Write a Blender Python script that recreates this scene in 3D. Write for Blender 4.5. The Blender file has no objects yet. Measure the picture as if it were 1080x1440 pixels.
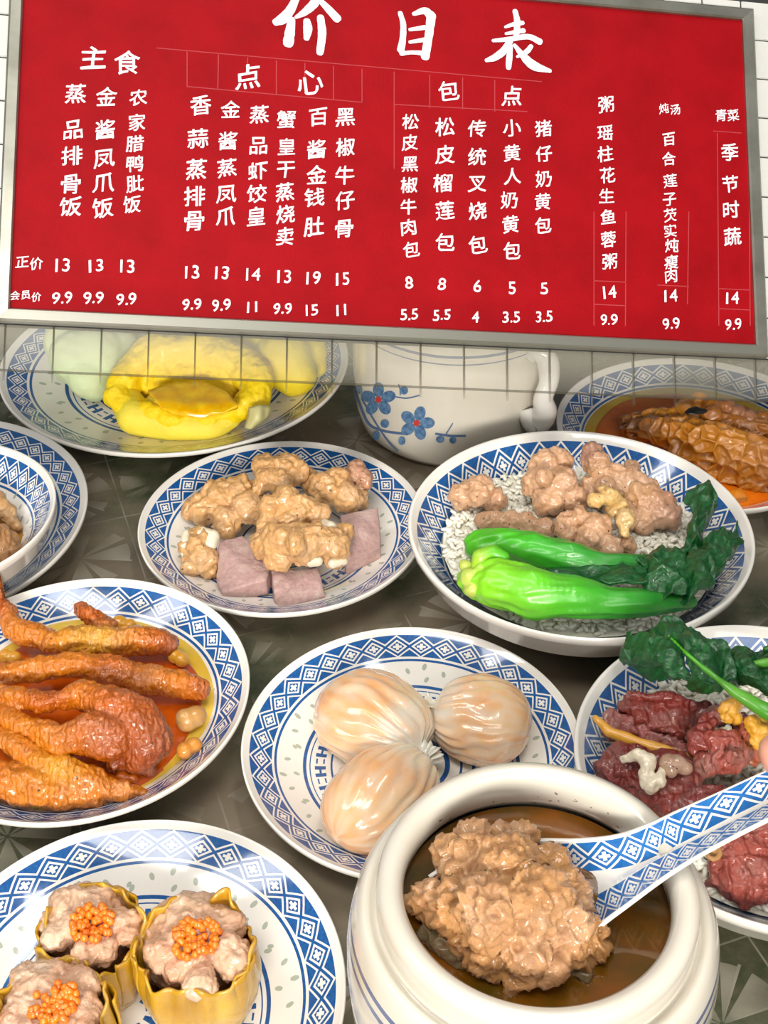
import bpy, bmesh, math, random
import numpy as np
from mathutils import Vector, Matrix, noise
SC = bpy.context.scene
COL = SC.collection
# ------------------------------------------------------------------ camera
F, PITCH, CH = 1800.0, math.radians(36.567), 0.51
cam = bpy.data.cameras.new('camera'); camo = bpy.data.objects.new('camera', cam); COL.objects.link(camo)
camo.location = (0, 0, CH); camo.rotation_euler = (math.pi/2 - PITCH, 0, 0)
cam.sensor_fit = 'VERTICAL'; cam.sensor_height = 24; cam.lens = 24*F/1440; cam.clip_start = .01
SC.camera = camo
# ------------------------------------------------------------------ world, lamps, exposure
w = bpy.data.worlds.new('room'); SC.world = w; w.use_nodes = True
w.node_tree.nodes['Background'].inputs[0].default_value = (.93, .96, 1, 1)
w.node_tree.nodes['Background'].inputs[1].default_value = .26
def area(name, loc, target, sx, sy, power, col=(1, .97, .92), spread=180):
    l = bpy.data.lights.new(name, 'AREA'); l.shape = 'RECTANGLE'; l.size = sx; l.size_y = sy
    l.energy = power; l.color = col; l.spread = math.radians(spread)
    o = bpy.data.objects.new(name, l); COL.objects.link(o); o.location = loc
    o.rotation_euler = (Vector(target)-Vector(loc)).to_track_quat('-Z', 'Y').to_euler()
area('ceiling_and_fill_light', (-.25, -.15, 1.75), (0, .5, 0), 1.0, .35, 17)
area('ceiling_and_fill_light', (.35, .75, 2.1), (0, .6, 0), .9, .18, 12)
area('ceiling_and_fill_light', (-1.1, .3, 1.5), (0, .55, 0), .3, .9, 11)
area('ceiling_and_fill_light', (.5, -.7, 1.0), (0, .75, .1), .8, .5, 8)  # low front fill, added to brighten the dishes shaded by the panel
area('under_panel_fill', (-.1, -1.1, .66), (0, .85, .0), .9, .25, 4.2, (1, .95, .88), 50)  # added fill from behind the camera, reaches the back dishes beneath the panel
vs = SC.view_settings
vs.view_transform = 'Standard'; vs.look = 'None'; vs.gamma = 1; vs.use_curve_mapping = False; vs.exposure = -.38
SC.display_settings.display_device = 'sRGB'

# ------------------------------------------------------------------ helpers
CP, SP = math.cos(PITCH), math.sin(PITCH)
def at(x, y, z=0.0):
    d = Vector(((x-540)/F, CP + (720-y)/F*SP, -SP + (720-y)/F*CP))
    t = (z-CH)/d.z
    return Vector((0, 0, CH)) + d*t
def depth(p): return p.y*CP - (p.z-CH)*SP
def mpp(p): return depth(p)/F
def srgb(h):
    if isinstance(h, str): h = [int(h[i:i+2], 16)/255 for i in (0, 2, 4)]
    return tuple([c/12.92 if c <= .04045 else ((c+.055)/1.055)**2.4 for c in h]) + (1,)
def link(o, parent=None):
    COL.objects.link(o)
    if parent: o.parent = parent
    return o
def tag(o, label=None, cat=None, group=None, kind=None):
    if label: o['label'] = label
    if cat: o['category'] = cat
    if group: o['group'] = group
    if kind: o['kind'] = kind
    return o
def empty(name, loc=(0, 0, 0)):
    o = bpy.data.objects.new(name, None); o.location = loc; o.empty_display_size = .01; return link(o)
def mesh(name, V, Fc, mat=None, parent=None, smooth=True, uv=None, cols=None):
    me = bpy.data.meshes.new(name); me.from_pydata([tuple(v) for v in V], [], Fc); me.update()
    if uv is not None:
        l = me.uv_layers.new(name='UVMap')
        flat = [c for f in uv for p in f for c in p]; l.data.foreach_set('uv', flat)
    if cols is not None: setcol(me, cols)
    if smooth: me.polygons.foreach_set('use_smooth', [True]*len(me.polygons))
    if mat: me.materials.append(mat)
    o = bpy.data.objects.new(name, me); return link(o, parent)
def setcol(me, cols):
    a = me.color_attributes.new('Col', 'FLOAT_COLOR', 'POINT')
    a.data.foreach_set('color', np.asarray(cols, dtype=np.float32).ravel())
def inv(o, pts): # world points into a parent's local frame (parents here are only translated)
    return [Vector(p)-o.location for p in pts]

# ------------------------------------------------------------------ node expressions
class G:
    def __init__(s, nt): s.nt = nt
    def n(s, t, **k):
        nd = s.nt.nodes.new(t)
        for a, b in k.items(): setattr(nd, a, b)
        return nd
    def m(s, op, *a):
        nd = s.n('ShaderNodeMath', operation=op)
        for i, v in enumerate(a):
            if isinstance(v, X): s.nt.links.new(v.s, nd.inputs[i])
            else: nd.inputs[i].default_value = v
        return X(s, nd.outputs[0])
class X:
    def __init__(s, g, sk): s.g = g; s.s = sk
    def __add__(s, o): return s.g.m('ADD', s, o)
    __radd__ = __add__
    def __sub__(s, o): return s.g.m('SUBTRACT', s, o)
    def __rsub__(s, o): return s.g.m('SUBTRACT', o, s)
    def __mul__(s, o): return s.g.m('MULTIPLY', s, o)
    __rmul__ = __mul__
    def __truediv__(s, o): return s.g.m('DIVIDE', s, o)
    def __lt__(s, o): return s.g.m('LESS_THAN', s, o)
    def __gt__(s, o): return s.g.m('GREATER_THAN', s, o)
    def abs(s): return s.g.m('ABSOLUTE', s)
    def fr(s): return s.g.m('FRACT', s)
    def fl(s): return s.g.m('FLOOR', s)
    def sq(s): return s*s
    def max(s, o): return s.g.m('MAXIMUM', s, o)
    def min(s, o): return s.g.m('MINIMUM', s, o)
    def clamp(s):
        r = s.g.m('ADD', s, 0.0); r.s.node.use_clamp = True; return r
    def band(s, a, b): return (s > a)*(s < b)
def newmat(name):
    m = bpy.data.materials.new(name); m.use_nodes = True
    nt = m.node_tree; b = nt.nodes['Principled BSDF']; return m, nt, b, G(nt)
def mixc(g, fac, a, b):
    nd = g.n('ShaderNodeMix', data_type='RGBA')
    for i, v in ((0, fac), (6, a), (7, b)):
        if isinstance(v, X): g.nt.links.new(v.s, nd.inputs[i])
        elif hasattr(v, 'is_output'): g.nt.links.new(v, nd.inputs[i])
        else: nd.inputs[i].default_value = v
    return nd.outputs[2]
def tex_noise(g, scale, detail=4, rough=.6, coord='Object'):
    tc = g.n('ShaderNodeTexCoord'); n = g.n('ShaderNodeTexNoise')
    n.inputs['Scale'].default_value = scale; n.inputs['Detail'].default_value = detail; n.inputs['Roughness'].default_value = rough
    g.nt.links.new(tc.outputs[coord], n.inputs['Vector']); return X(g, n.outputs['Fac'])
def bump(g, b, h, strength, dist):
    bp = g.n('ShaderNodeBump'); bp.inputs['Strength'].default_value = strength; bp.inputs['Distance'].default_value = dist
    g.nt.links.new(h.s, bp.inputs['Height']); g.nt.links.new(bp.outputs[0], b.inputs['Normal'])
def simple(name, col, rough=.5, metal=0, coat=0, var=None, vscale=60, sss=0, bmp=0, bscale=200, emit=None):
    m, nt, b, g = newmat(name)
    c = srgb(col) if isinstance(col, str) else col
    b.inputs['Base Color'].default_value = c
    if var:
        f = ((tex_noise(g, vscale)-.35)*3).clamp()
        nt.links.new(mixc(g, f, c, srgb(var)), b.inputs['Base Color'])
    b.inputs['Roughness'].default_value = rough; b.inputs['Metallic'].default_value = metal
    b.inputs['Coat Weight'].default_value = coat; b.inputs['Coat Roughness'].default_value = .08
    if sss:
        b.inputs['Subsurface Weight'].default_value = sss; b.inputs['Subsurface Scale'].default_value = .004
        b.inputs['Subsurface Radius'].default_value = (1, .6, .35)
    if bmp: bump(g, b, tex_noise(g, bscale, 6, .65), bmp, .001)
    return m
def food(name, rough=.28, coat=.5, sss=.12, bscale=350, bmp=.5, var=.35, vscale=90, dark='5a2c10', cells=False, spot=None, stripes=None, pale=.28):
    """colour from the mesh attribute, mottled towards a darker tone, glossy with sauce"""
    m, nt, b, g = newmat(name)
    a = g.n('ShaderNodeAttribute', attribute_name='Col')
    f = ((tex_noise(g, vscale, 6, .65)-.45)*2.6).clamp()*var
    c = mixc(g, f, a.outputs['Color'], srgb(dark))
    f2 = ((tex_noise(g, vscale*.45, 3)-.5)*3).clamp()*(var*pale)
    c = mixc(g, f2, c, (1, .93, .78, 1)) if pale else c
    if spot: c = mixc(g, ((tex_noise(g, spot[1], 2, .4)-spot[2]) > 0)*.85, c, srgb(spot[0]))
    nt.links.new(c, b.inputs['Base Color'])
    b.inputs['Roughness'].default_value = rough; b.inputs['Coat Weight'].default_value = coat; b.inputs['Coat Roughness'].default_value = .07
    b.inputs['Subsurface Weight'].default_value = sss; b.inputs['Subsurface Scale'].default_value = .004
    h = tex_noise(g, bscale, 8, .7)
    if cells:
        tc = g.n('ShaderNodeTexCoord'); v = g.n('ShaderNodeTexVoronoi'); v.inputs['Scale'].default_value = cells
        nt.links.new(tc.outputs['Object'], v.inputs['Vector']); h = h*.6 + X(g, v.outputs['Distance'])*1.2
    if stripes:
        tc = g.n('ShaderNodeTexCoord'); v = g.n('ShaderNodeTexWave'); v.inputs['Scale'].default_value = stripes
        v.inputs['Distortion'].default_value = 6; v.inputs['Detail'].default_value = 3; v.inputs['Detail Scale'].default_value = 2
        nt.links.new(tc.outputs['Object'], v.inputs['Vector']); h = h*.8 + X(g, v.outputs['Fac'])*.5
    bump(g, b, h, bmp, .0016)
    return m
BLUE, BLUE2, WHITE = srgb('12488a'), srgb('3276b0'), srgb('ebe7de')
def diaper(g, u, v):
    """the diamond and cross border print; u counts cells, v runs 0..1 across the band"""
    a = ((u.fr()-.5)*2).abs(); b = ((v-.5)*2).abs(); d = a+b
    lines = d.band(.60, .84).max(d.band(1.16, 1.38))
    cross = (a.min(b) < .13)*(a.max(b) < .37)*(d > .0)
    return lines.max(cross)
def porcelain(name, cells=36, lo=.825, hi=.952, dots=True, centre=True, scale=1.0):
    m, nt, b, g = newmat(name)
    uvn = g.n('ShaderNodeUVMap', uv_map='UVMap'); sp = g.n('ShaderNodeSeparateXYZ'); nt.links.new(uvn.outputs[0], sp.inputs[0])
    u, v = X(g, sp.outputs[0]), X(g, sp.outputs[1])
    inb = v.band(lo, hi)
    wh = diaper(g, u*cells, (v-lo-.012)/(hi-lo-.03))
    blue = inb*(1-wh)
    blue = blue.max(v.band(lo-.028, lo-.014))
    if centre:
        blue = blue.max(v.band(.625, .645)).max(v.band(.60, .607)).max(v.band(.47, .482)).max(v.band(.36, .38)).max(v.band(.29, .305)).max(v.band(.20, .23))
        t = (u*22).fr(); vv = (v-.51)/.065
        hh = (vv.band(0, 1))*(t.band(.12, .30).max(t.band(.48, .66)).max(t.band(.12, .66)*vv.band(.4, .6)).max(t.band(.75, 1.0)*vv.band(.1, .25)).max(t.band(.75, 1.0)*vv.band(.75, .9)))
        blue = blue.max(hh)
        t2 = (u*9).fr()
        blue = blue.max(v.band(.06, .16)*t2.band(.2, .7))
    col = mixc(g, (tex_noise(g, 600, 2)-.25).clamp(), BLUE, BLUE2)
    col = mixc(g, blue, WHITE, col)
    if dots:
        acc = None
        for (r0, n, off, tilt) in ((.685, 20, 0, .5), (.735, 20, .45, -.5), (.765, 10, .2, .2), (.705, 10, .72, 0.9)):
            du = ((u*n+off).fr()-.5)*(6.283*r0/n); dv = v-r0
            e = ((du+dv*tilt)/.014).sq() + ((dv-du*tilt)/.022).sq()
            k = (e < 1); acc = k if acc is None else acc.max(k)
        col = mixc(g, acc*.75, col, srgb('8f9c86'))
    nt.links.new(col, b.inputs['Base Color'])
    b.inputs['Roughness'].default_value = .13; b.inputs['Coat Weight'].default_value = .6; b.inputs['Coat Roughness'].default_value = .04
    bump(g, b, tex_noise(g, 60, 2), .06, .002)
    return m

# ------------------------------------------------------------------ solid builders
def lathe(name, prof, mat, loc, parent=None, seg=128, R=None, vmap=None):
    """prof: list of (r,z,v); closed at the axis where r==0"""
    V, Fc, UV, idx = [], [], [], []
    for (r, z, v) in prof:
        if r == 0: idx.append([len(V)]); V.append((0, 0, z))
        else:
            idx.append(list(range(len(V), len(V)+seg)))
            for k in range(seg):
                a = 2*math.pi*k/seg; V.append((r*math.cos(a), r*math.sin(a), z))
    for i in range(len(prof)-1):
        A, B = idx[i], idx[i+1]; va, vb = prof[i][2], prof[i+1][2]
        for k in range(seg):
            k2 = (k+1) % seg; ua, ub = k/seg, (k+1)/seg
            if len(A) == 1: Fc.append((A[0], B[k2], B[k])); UV.append(((ua, va), (ub, vb), (ua, vb)))
            elif len(B) == 1: Fc.append((A[k], A[k2], B[0])); UV.append(((ua, va), (ub, va), (ua, vb)))
            else: Fc.append((A[k], A[k2], B[k2], B[k])); UV.append(((ua, va), (ub, va), (ub, vb), (ua, vb)))
    o = mesh(name, V, Fc, mat, parent, uv=UV); o.location = loc
    bm = bmesh.new(); bm.from_mesh(o.data); bmesh.ops.recalc_face_normals(bm, faces=bm.faces); bm.to_mesh(o.data); bm.free()
    return o
def spline(pts, n=8):
    """Catmull-Rom through tuples"""
    P = [np.array(p, float) for p in pts]; out = []
    for i in range(len(P)-1):
        p0 = P[i-1] if i else 2*P[0]-P[1]; p1, p2 = P[i], P[i+1]; p3 = P[i+2] if i+2 < len(P) else 2*P[-1]-P[-2]
        for k in range(n):
            t = k/n
            out.append(.5*((2*p1)+(-p0+p2)*t+(2*p0-5*p1+4*p2-p3)*t*t+(-p0+3*p1-3*p2+p3)*t**3))
    out.append(P[-1]); return out
def plate_profile(R, H, deep=.55, floor=.007, foot=.5, curve=1.6, thick=.0035):
    P = [(0, floor, 0)]
    for k in range(1, 25):
        t = k/24; r = t
        z = floor if r < deep else floor + (H-floor)*((r-deep)/(1-deep))**curve
        P.append((r*R*.985, z, r*.985))
    P += [(R*.992, H+.0007, .99), (R, H, 1.0), (R*.998, H-.0025, 1.05)]
    for k in range(1, 10):
        t = 1-k/10*(1-foot); r = t
        z = floor if r < deep else floor + (H-floor)*((r-deep)/(1-deep))**curve
        P.append((r*R, max(z-thick, .003), 1.1))
    P += [(foot*R, .003, 1.1), (foot*R*.99, 0, 1.1), (foot*R*.94, 0, 1.1), (foot*R*.93, .003, 1.1), (0, .003, 1.1)]
    return P
def chain(pts, s=.45):
    """pts (x,y,z,r_px[,color]) -> dense list of balls along the polyline"""
    out = []
    for a, b in zip(pts, pts[1:]):
        d = math.hypot(a[0]-b[0], a[1]-b[1]); n = max(1, int(d/(s*min(a[3], b[3]))))
        for k in range(n):
            t = k/n; q = [a[i]+(b[i]-a[i])*t for i in range(4)]
            if len(a) > 4 or len(b) > 4:
                ca, cb_ = (a[4] if len(a) > 4 else PORK), (b[4] if len(b) > 4 else PORK)
                q.append(tuple(ca[i]+(cb_[i]-ca[i])*t for i in range(4)))
            out.append(q)
    out.append(list(pts[-1])); return out
_ico = {}
def ico(sub=2):
    if sub not in _ico:
        bm = bmesh.new(); bmesh.ops.create_icosphere(bm, subdivisions=sub, radius=1)
        bm.verts.ensure_lookup_table()
        _ico[sub] = (np.array([v.co[:] for v in bm.verts]), [tuple(v.index for v in f.verts) for f in bm.faces]); bm.free()
    return _ico[sub]
def remesh(name, V, Fc, voxel, smooth=3):
    me = bpy.data.meshes.new('tmp'); me.from_pydata([tuple(v) for v in V], [], Fc); me.update()
    o = bpy.data.objects.new('tmp', me); COL.objects.link(o)
    r = o.modifiers.new('r', 'REMESH'); r.mode = 'VOXEL'; r.voxel_size = voxel
    if smooth:
        s = o.modifiers.new('s', 'SMOOTH'); s.iterations = smooth; s.factor = .5
    dg = bpy.context.evaluated_depsgraph_get(); dg.update()
    out = bpy.data.meshes.new_from_object(o.evaluated_get(dg)); out.name = name
    bpy.data.objects.remove(o); bpy.data.meshes.remove(me)
    return out
def displace(me, disp, seed=0):
    if not disp: return
    n = len(me.vertices); co = np.empty(n*3); me.vertices.foreach_get('co', co); co = co.reshape(-1, 3)
    no = np.empty(n*3); me.vertices.foreach_get('normal', no); no = no.reshape(-1, 3)
    off = Vector((seed*3.17, seed*1.3, seed*.71)); h = np.zeros(n)
    for (kind, fr, amp) in disp:
        for i in range(n):
            p = Vector(co[i])*fr+off
            if kind == 'n': h[i] += amp*noise.noise(p)
            elif kind == 'r': h[i] += amp*(1-2*abs(noise.noise(p)))-amp*.5
            elif kind == 's': h[i] += amp*noise.noise(Vector((co[i][0]*fr*.12, co[i][1]*fr, co[i][2]*fr))+off)
            elif kind == 'f': h[i] += amp*noise.fractal(p, .8, 2.1, 4)
            elif kind == 'c':
                d = noise.voronoi(p)[0]; h[i] -= amp*min(1, (d[1]-d[0])*2.6)
            elif kind == 'b':
                d = noise.voronoi(p)[0]; h[i] += amp*(1-d[0]*1.4)
    co += no*h[:, None]; me.vertices.foreach_set('co', co.ravel()); me.update()
def finish(me, mat, parent, pts=None, cols=None, base=None, seed=0, name=None):
    n = len(me.vertices); co = np.empty(n*3); me.vertices.foreach_get('co', co); co = co.reshape(-1, 3)
    if cols is not None:
        P = np.array(pts); C = np.array(cols)
        out = np.empty((n, 4))
        for i0 in range(0, n, 4000):
            d = ((co[i0:i0+4000, None, :]-P[None])**2).sum(-1)
            wgt = 1/(d+1e-7)**2; wgt /= wgt.sum(1, keepdims=True); out[i0:i0+4000] = wgt@C
        setcol(me, out)
    else: setcol(me, np.tile(base, (n, 1)))
    me.materials.clear(); me.materials.append(mat)
    me.polygons.foreach_set('use_smooth', [True]*len(me.polygons))
    o = bpy.data.objects.new(name or me.name, me); link(o, parent)
    return o
def blob(name, balls, mat, col, parent=None, voxel=.0011, disp=(('n', 160, .0018), ('n', 420, .0008)), smooth=3, seed=0, squash=None):
    """balls: (x_px, y_px, z, r_px[, colour]) placed on the photographed spot at height z, real radius"""
    V, Fc, pts, cols = [], [], [], []
    iv, ifc = ico(2)
    for q in balls:
        c = at(q[0], q[1], q[2]); r = q[3]*mpp(c); k = len(V)
        s = np.array([1, 1, 1 if squash is None else squash])
        V += list(iv*r*s+np.array(c)); Fc += [tuple(i+k for i in f) for f in ifc]
        pts.append(tuple(c)); cols.append(q[4] if len(q) > 4 else col)
    if parent is not None: off = np.array(parent.location)
    else: off = np.zeros(3)
    org = np.mean(np.array(pts), 0) if parent is None else off
    V = [v-org for v in V]; pts = [np.array(p)-org for p in pts]
    me = remesh(name, V, Fc, voxel, smooth); displace(me, disp, seed); settle(me, org)
    multi = any(len(q) > 4 for q in balls)
    o = finish(me, mat, parent, pts, cols if multi else None, col, name=name)
    if parent is None: o.location = org
    return o
def slab(name, outline, th, mat, col, parent=None, voxel=.001, disp=(('n', 150, .0015), ('f', 400, .0004)), smooth=3, seed=0, cols=None):
    """outline (x,y,z) in photo pixels and real height, th = thickness below"""
    P = [at(*p) for p in outline]; n = len(P); org = sum(P, Vector())/n if parent is None else parent.location.copy()
    top = [p-org for p in P]; bot = [p-org-Vector((0, 0, th)) for p in P]
    c1 = sum(top, Vector())/n; c2 = c1-Vector((0, 0, th))
    V = top+bot+[c1+Vector((0, 0, th*.25)), c2]; Fc = []
    for i in range(n):
        j = (i+1) % n
        Fc += [(i, j, 2*n), (n+j, n+i, 2*n+1), (i, n+i, n+j, j)]
    me = bpy.data.meshes.new('t'); me.from_pydata([tuple(v) for v in V], [], Fc)
    bm = bmesh.new(); bm.from_mesh(me); bmesh.ops.recalc_face_normals(bm, faces=bm.faces)
    V = [v.co.copy() for v in bm.verts]; Fc = [tuple(v.index for v in f.verts) for f in bm.faces]; bm.free(); bpy.data.meshes.remove(me)
    me = remesh(name, V, Fc, voxel, smooth); displace(me, disp, seed); settle(me, org)
    if cols: o = finish(me, mat, parent, [at(*c[:3])-org for c in cols], [c[3] for c in cols], name=name)
    else: o = finish(me, mat, parent, base=col, name=name)
    if parent is None: o.location = org
    return o
def sheet(name, rows, mat, colf, th=.0006, n=(6, 6), disp=(('n', 90, .003), ('n', 220, .0015)), seed=0, parent=None, uvf=None):
    """rows of (x,y,z) -> smooth crumpled skin with thickness"""
    R = [spline(r, n[1]) for r in rows]; m = len(R[0])
    Cc = [spline([R[i][j] for i in range(len(R))], n[0]) for j in range(m)]
    N = len(Cc[0]); P = [[at(*Cc[j][i]) for j in range(m)] for i in range(N)]
    org = P[N//2][m//2].copy() if parent is None else parent.location.copy(); off = Vector((seed*2.3, seed, 0))
    V, Fc, cols, UV = [], [], [], []
    for i in range(N):
        for j in range(m):
            p = P[i][j].copy()
            for k, fr, amp in disp:
                q = p*fr+off
                if k == 'r': d = 1-2*abs(noise.noise(q))
                else: d = noise.noise(q)
                p.z += amp*d; p.x += .8*amp*noise.noise(q+Vector((9, 0, 0))); p.y += .8*amp*noise.noise(q+Vector((0, 9, 0)))
            V.append(p-org); cols.append(colf(i/(N-1), j/(m-1)))
    for i in range(N-1):
        for j in range(m-1):
            Fc.append((i*m+j, i*m+j+1, (i+1)*m+j+1, (i+1)*m+j))
            if uvf: UV.append([uvf(a/(N-1), b/(m-1)) for a, b in ((i, j), (i, j+1), (i+1, j+1), (i+1, j))])
    o = mesh(name, V, Fc, mat, parent, uv=UV if uvf else None, cols=cols)
    bm = bmesh.new(); bm.from_mesh(o.data); bmesh.ops.recalc_face_normals(bm, faces=bm.faces)
    if sum(f.normal.z for f in bm.faces) < 0: bmesh.ops.reverse_faces(bm, faces=bm.faces)
    bm.to_mesh(o.data); bm.free()
    s = o.modifiers.new('thickness', 'SOLIDIFY'); s.thickness = th; s.offset = -1
    if parent is None: o.location = org
    return o

# ================================================================== SETTING
# table top: brushed, embossed metal-look surface with pinwheel facets; dark green reflections painted in
def table_mat():
    m, nt, b, g = newmat('embossed table top')
    tc = g.n('ShaderNodeTexCoord'); sp = g.n('ShaderNodeSeparateXYZ'); nt.links.new(tc.outputs['Object'], sp.inputs[0])
    x, y = X(g, sp.outputs[0]), X(g, sp.outputs[1])
    s = 1/.07
    p, q = x*s*.94+y*s*.34, y*s*.94-x*s*.34
    par = ((p.fl()+q.fl())*.5).fr()*2
    a, c = p.fr()-.5, q.fr()-.5
    ang = g.m('ARCTAN2', c, a)
    k = ang*(8/6.2832)+par*.5
    sect = k.fr(); idx = k.fl()
    alt = (idx*.5).fr()*2
    rr = (a.sq()+c.sq())
    blade = (sect < (.75-alt*.4))*(rr < .2)*(rr > .0004)
    seam = (a.abs().max(c.abs()) > .493)
    ray = ((sect-.5).abs() > .47)*(rr < .22)
    green_refl = ((tex_noise(g, 7.5, 3, .5)-.40)*6).clamp()
    base = mixc(g, green_refl, srgb('877b69'), srgb('22381f'))  # dark green patches are the room's reflection put into the base colour
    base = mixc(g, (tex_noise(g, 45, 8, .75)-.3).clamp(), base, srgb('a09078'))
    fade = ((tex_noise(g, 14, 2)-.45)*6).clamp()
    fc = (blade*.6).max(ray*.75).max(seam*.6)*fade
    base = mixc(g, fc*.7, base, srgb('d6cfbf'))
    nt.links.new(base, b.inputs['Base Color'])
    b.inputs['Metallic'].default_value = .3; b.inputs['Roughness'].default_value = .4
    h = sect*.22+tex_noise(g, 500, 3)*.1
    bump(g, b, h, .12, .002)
    return m
bm = bmesh.new(); bmesh.ops.create_cube(bm, size=1)
for v in bm.verts: v.co = Vector((v.co.x*1.7, v.co.y*1.5+.62, v.co.z*.03-.015))
bmesh.ops.bevel(bm, geom=list(bm.edges), offset=.004, segments=2, affect='EDGES')
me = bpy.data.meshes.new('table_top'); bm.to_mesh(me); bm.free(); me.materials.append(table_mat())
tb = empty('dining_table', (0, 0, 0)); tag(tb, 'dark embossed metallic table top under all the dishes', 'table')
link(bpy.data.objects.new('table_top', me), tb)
lm = simple('table leg metal', '77736c', .4, .8)
for sx in (-.75, .75):
    for sy in (-.05, 1.28):
        prof = [(0, -.72, 1), (.03, -.72, 1), (.03, -.70, 1), (.022, -.69, 1), (.022, -.045, 1), (.04, -.031, 1), (0, -.031, 1)]
        lathe('leg', prof, lm, (sx, sy, 0), tb, seg=24)
fl = mesh('floor', [(-1.5, -.8, -.72), (1.5, -.8, -.72), (1.5, 2, -.72), (-1.5, 2, -.72)], [(0, 1, 2, 3)], simple('floor tile grey', '6b6a64', .4), smooth=False)
fl['kind'] = 'structure'

# leaning tiled wall panel and the price board fixed on it
BR = Matrix(((.98601, .000425, -.166683), (.118159, .703539, .700764), (-.117566, .710656, -.693647)))
c0, c1 = BR.col[0].normalized(), BR.col[1].normalized(); c2 = c0.cross(c1).normalized(); c1 = c2.cross(c0)
BC = Vector((.009547, .765475, .214991))
BM = Matrix((c0, c1, c2)).transposed()       # local x right, y up the board, z towards the viewer
def bl(px, py, lift=0):                       # board coordinates of a spot on the board
    d = at(px, py, 0)-Vector((0, 0, CH)); n = BM.col[2]
    t = ((BC-Vector((0, 0, CH))).dot(n))/d.dot(n); P = Vector((0, 0, CH))+d*t-BC
    return P.dot(BM.col[0]), P.dot(BM.col[1])
def fadew(name, base, rough, lo, hi, alo, ahi, metal=0, var=None, bmp=0, coat=0):
    """surface whose own opacity falls off down the panel"""
    m, nt, b, g = newmat(name)
    tc = g.n('ShaderNodeTexCoord'); tc.object = wall; sp = g.n('ShaderNodeSeparateXYZ'); nt.links.new(tc.outputs['Object'], sp.inputs[0])
    t = ((X(g, sp.outputs[1])-lo)/(hi-lo)).clamp()
    nt.links.new((t*(ahi-alo)+alo).s, b.inputs['Alpha'])
    c = srgb(base); b.inputs['Base Color'].default_value = c
    if var: nt.links.new(mixc(g, ((tex_noise(g, var[1], 5)-.4)*3).clamp(), c, srgb(var[0])), b.inputs['Base Color'])
    b.inputs['Roughness'].default_value = rough; b.inputs['Metallic'].default_value = metal; b.inputs['Coat Weight'].default_value = coat
    if bmp: bump(g, b, tex_noise(g, 900, 3), bmp, .001)
    return m
wall = empty('wall_back', BC); wall.rotation_euler = BM.to_euler(); wall['kind'] = 'structure'
bpy.context.view_layer.update()
def wbox(name, x0, x1, y0, y1, z0, z1, mat, parent, bev=0):
    bm = bmesh.new(); bmesh.ops.create_cube(bm, size=1)
    for v in bm.verts: v.co = Vector(((v.co.x+.5)*(x1-x0), (v.co.y+.5)*(y1-y0), (v.co.z+.5)*(z1-z0)))
    if bev: bmesh.ops.bevel(bm, geom=list(bm.edges), offset=bev, segments=2, affect='EDGES')
    me = bpy.data.meshes.new(name); bm.to_mesh(me); bm.free(); me.materials.append(mat)
    o = bpy.data.objects.new(name, me); o.location = (x0, y0, z0); return link(o, parent)
TP, TX, TY = .02705, .0131, -.1445
m_grout = fadew('dark grout', '3a3a3a', .8, -.156, -.128, .0, 1)
m_grout2 = fadew('faded grout lines', '54503f', .8, -.152, -.125, .10, .75)
m_tile = simple('glazed white tile', 'cfcfc9', .15, coat=.5, var='d9d8d0', vscale=20)
m_tile2 = fadew('translucent tile', 'b9b6a4', .3, -.152, -.118, .01, .24)
VB = TY+TP
wbox('grout_bed', -.31, .31, VB-.0005, .235, -.006, -.0012, simple('grout', '2f2f30', .9), wall)
tmesh = None
def tile(i, j, mat):
    o = wbox('tile', TX+i*TP+.0005, TX+(i+1)*TP-.0005, TY+j*TP+.0005, TY+(j+1)*TP-.0005, -.0022, 0, mat, wall, .0004)
    return o
tp = {}
for i in range(-12, 11):
    for j in list(range(-1, 14)):
        x0, x1, y0, y1 = TX+i*TP, TX+(i+1)*TP, TY+j*TP, TY+(j+1)*TP
        if j == -1 and False: continue
        if x0 > -.225 and x1 < .228 and y0 > -.108 and y1 < .108: continue     # wholly behind the board
        if j > 9: continue
        key = 0 if j > 0 else 1
        if j == -1: continue
        if key not in tp: tp[key] = tile(i, j, m_tile if key == 0 else m_tile2)
        else:
            c = tp[key].copy(); c.location = (x0+.0005, y0+.0005, -.0022); link(c, wall)
# faded joints of the lowest, see-through courses
for i in range(-12, 12):
    wbox('grout_line', TX+i*TP-.0005, TX+i*TP+.0005, TY-.006, VB-.0005, -.003, -.001, m_grout2, wall)
wbox('grout_line', -.31, .31, TY-.0005, TY+.0005, -.003, -.001, fadew('faint joint', '54503f', .8, -.2, -.1, .3, .5), wall)

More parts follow.
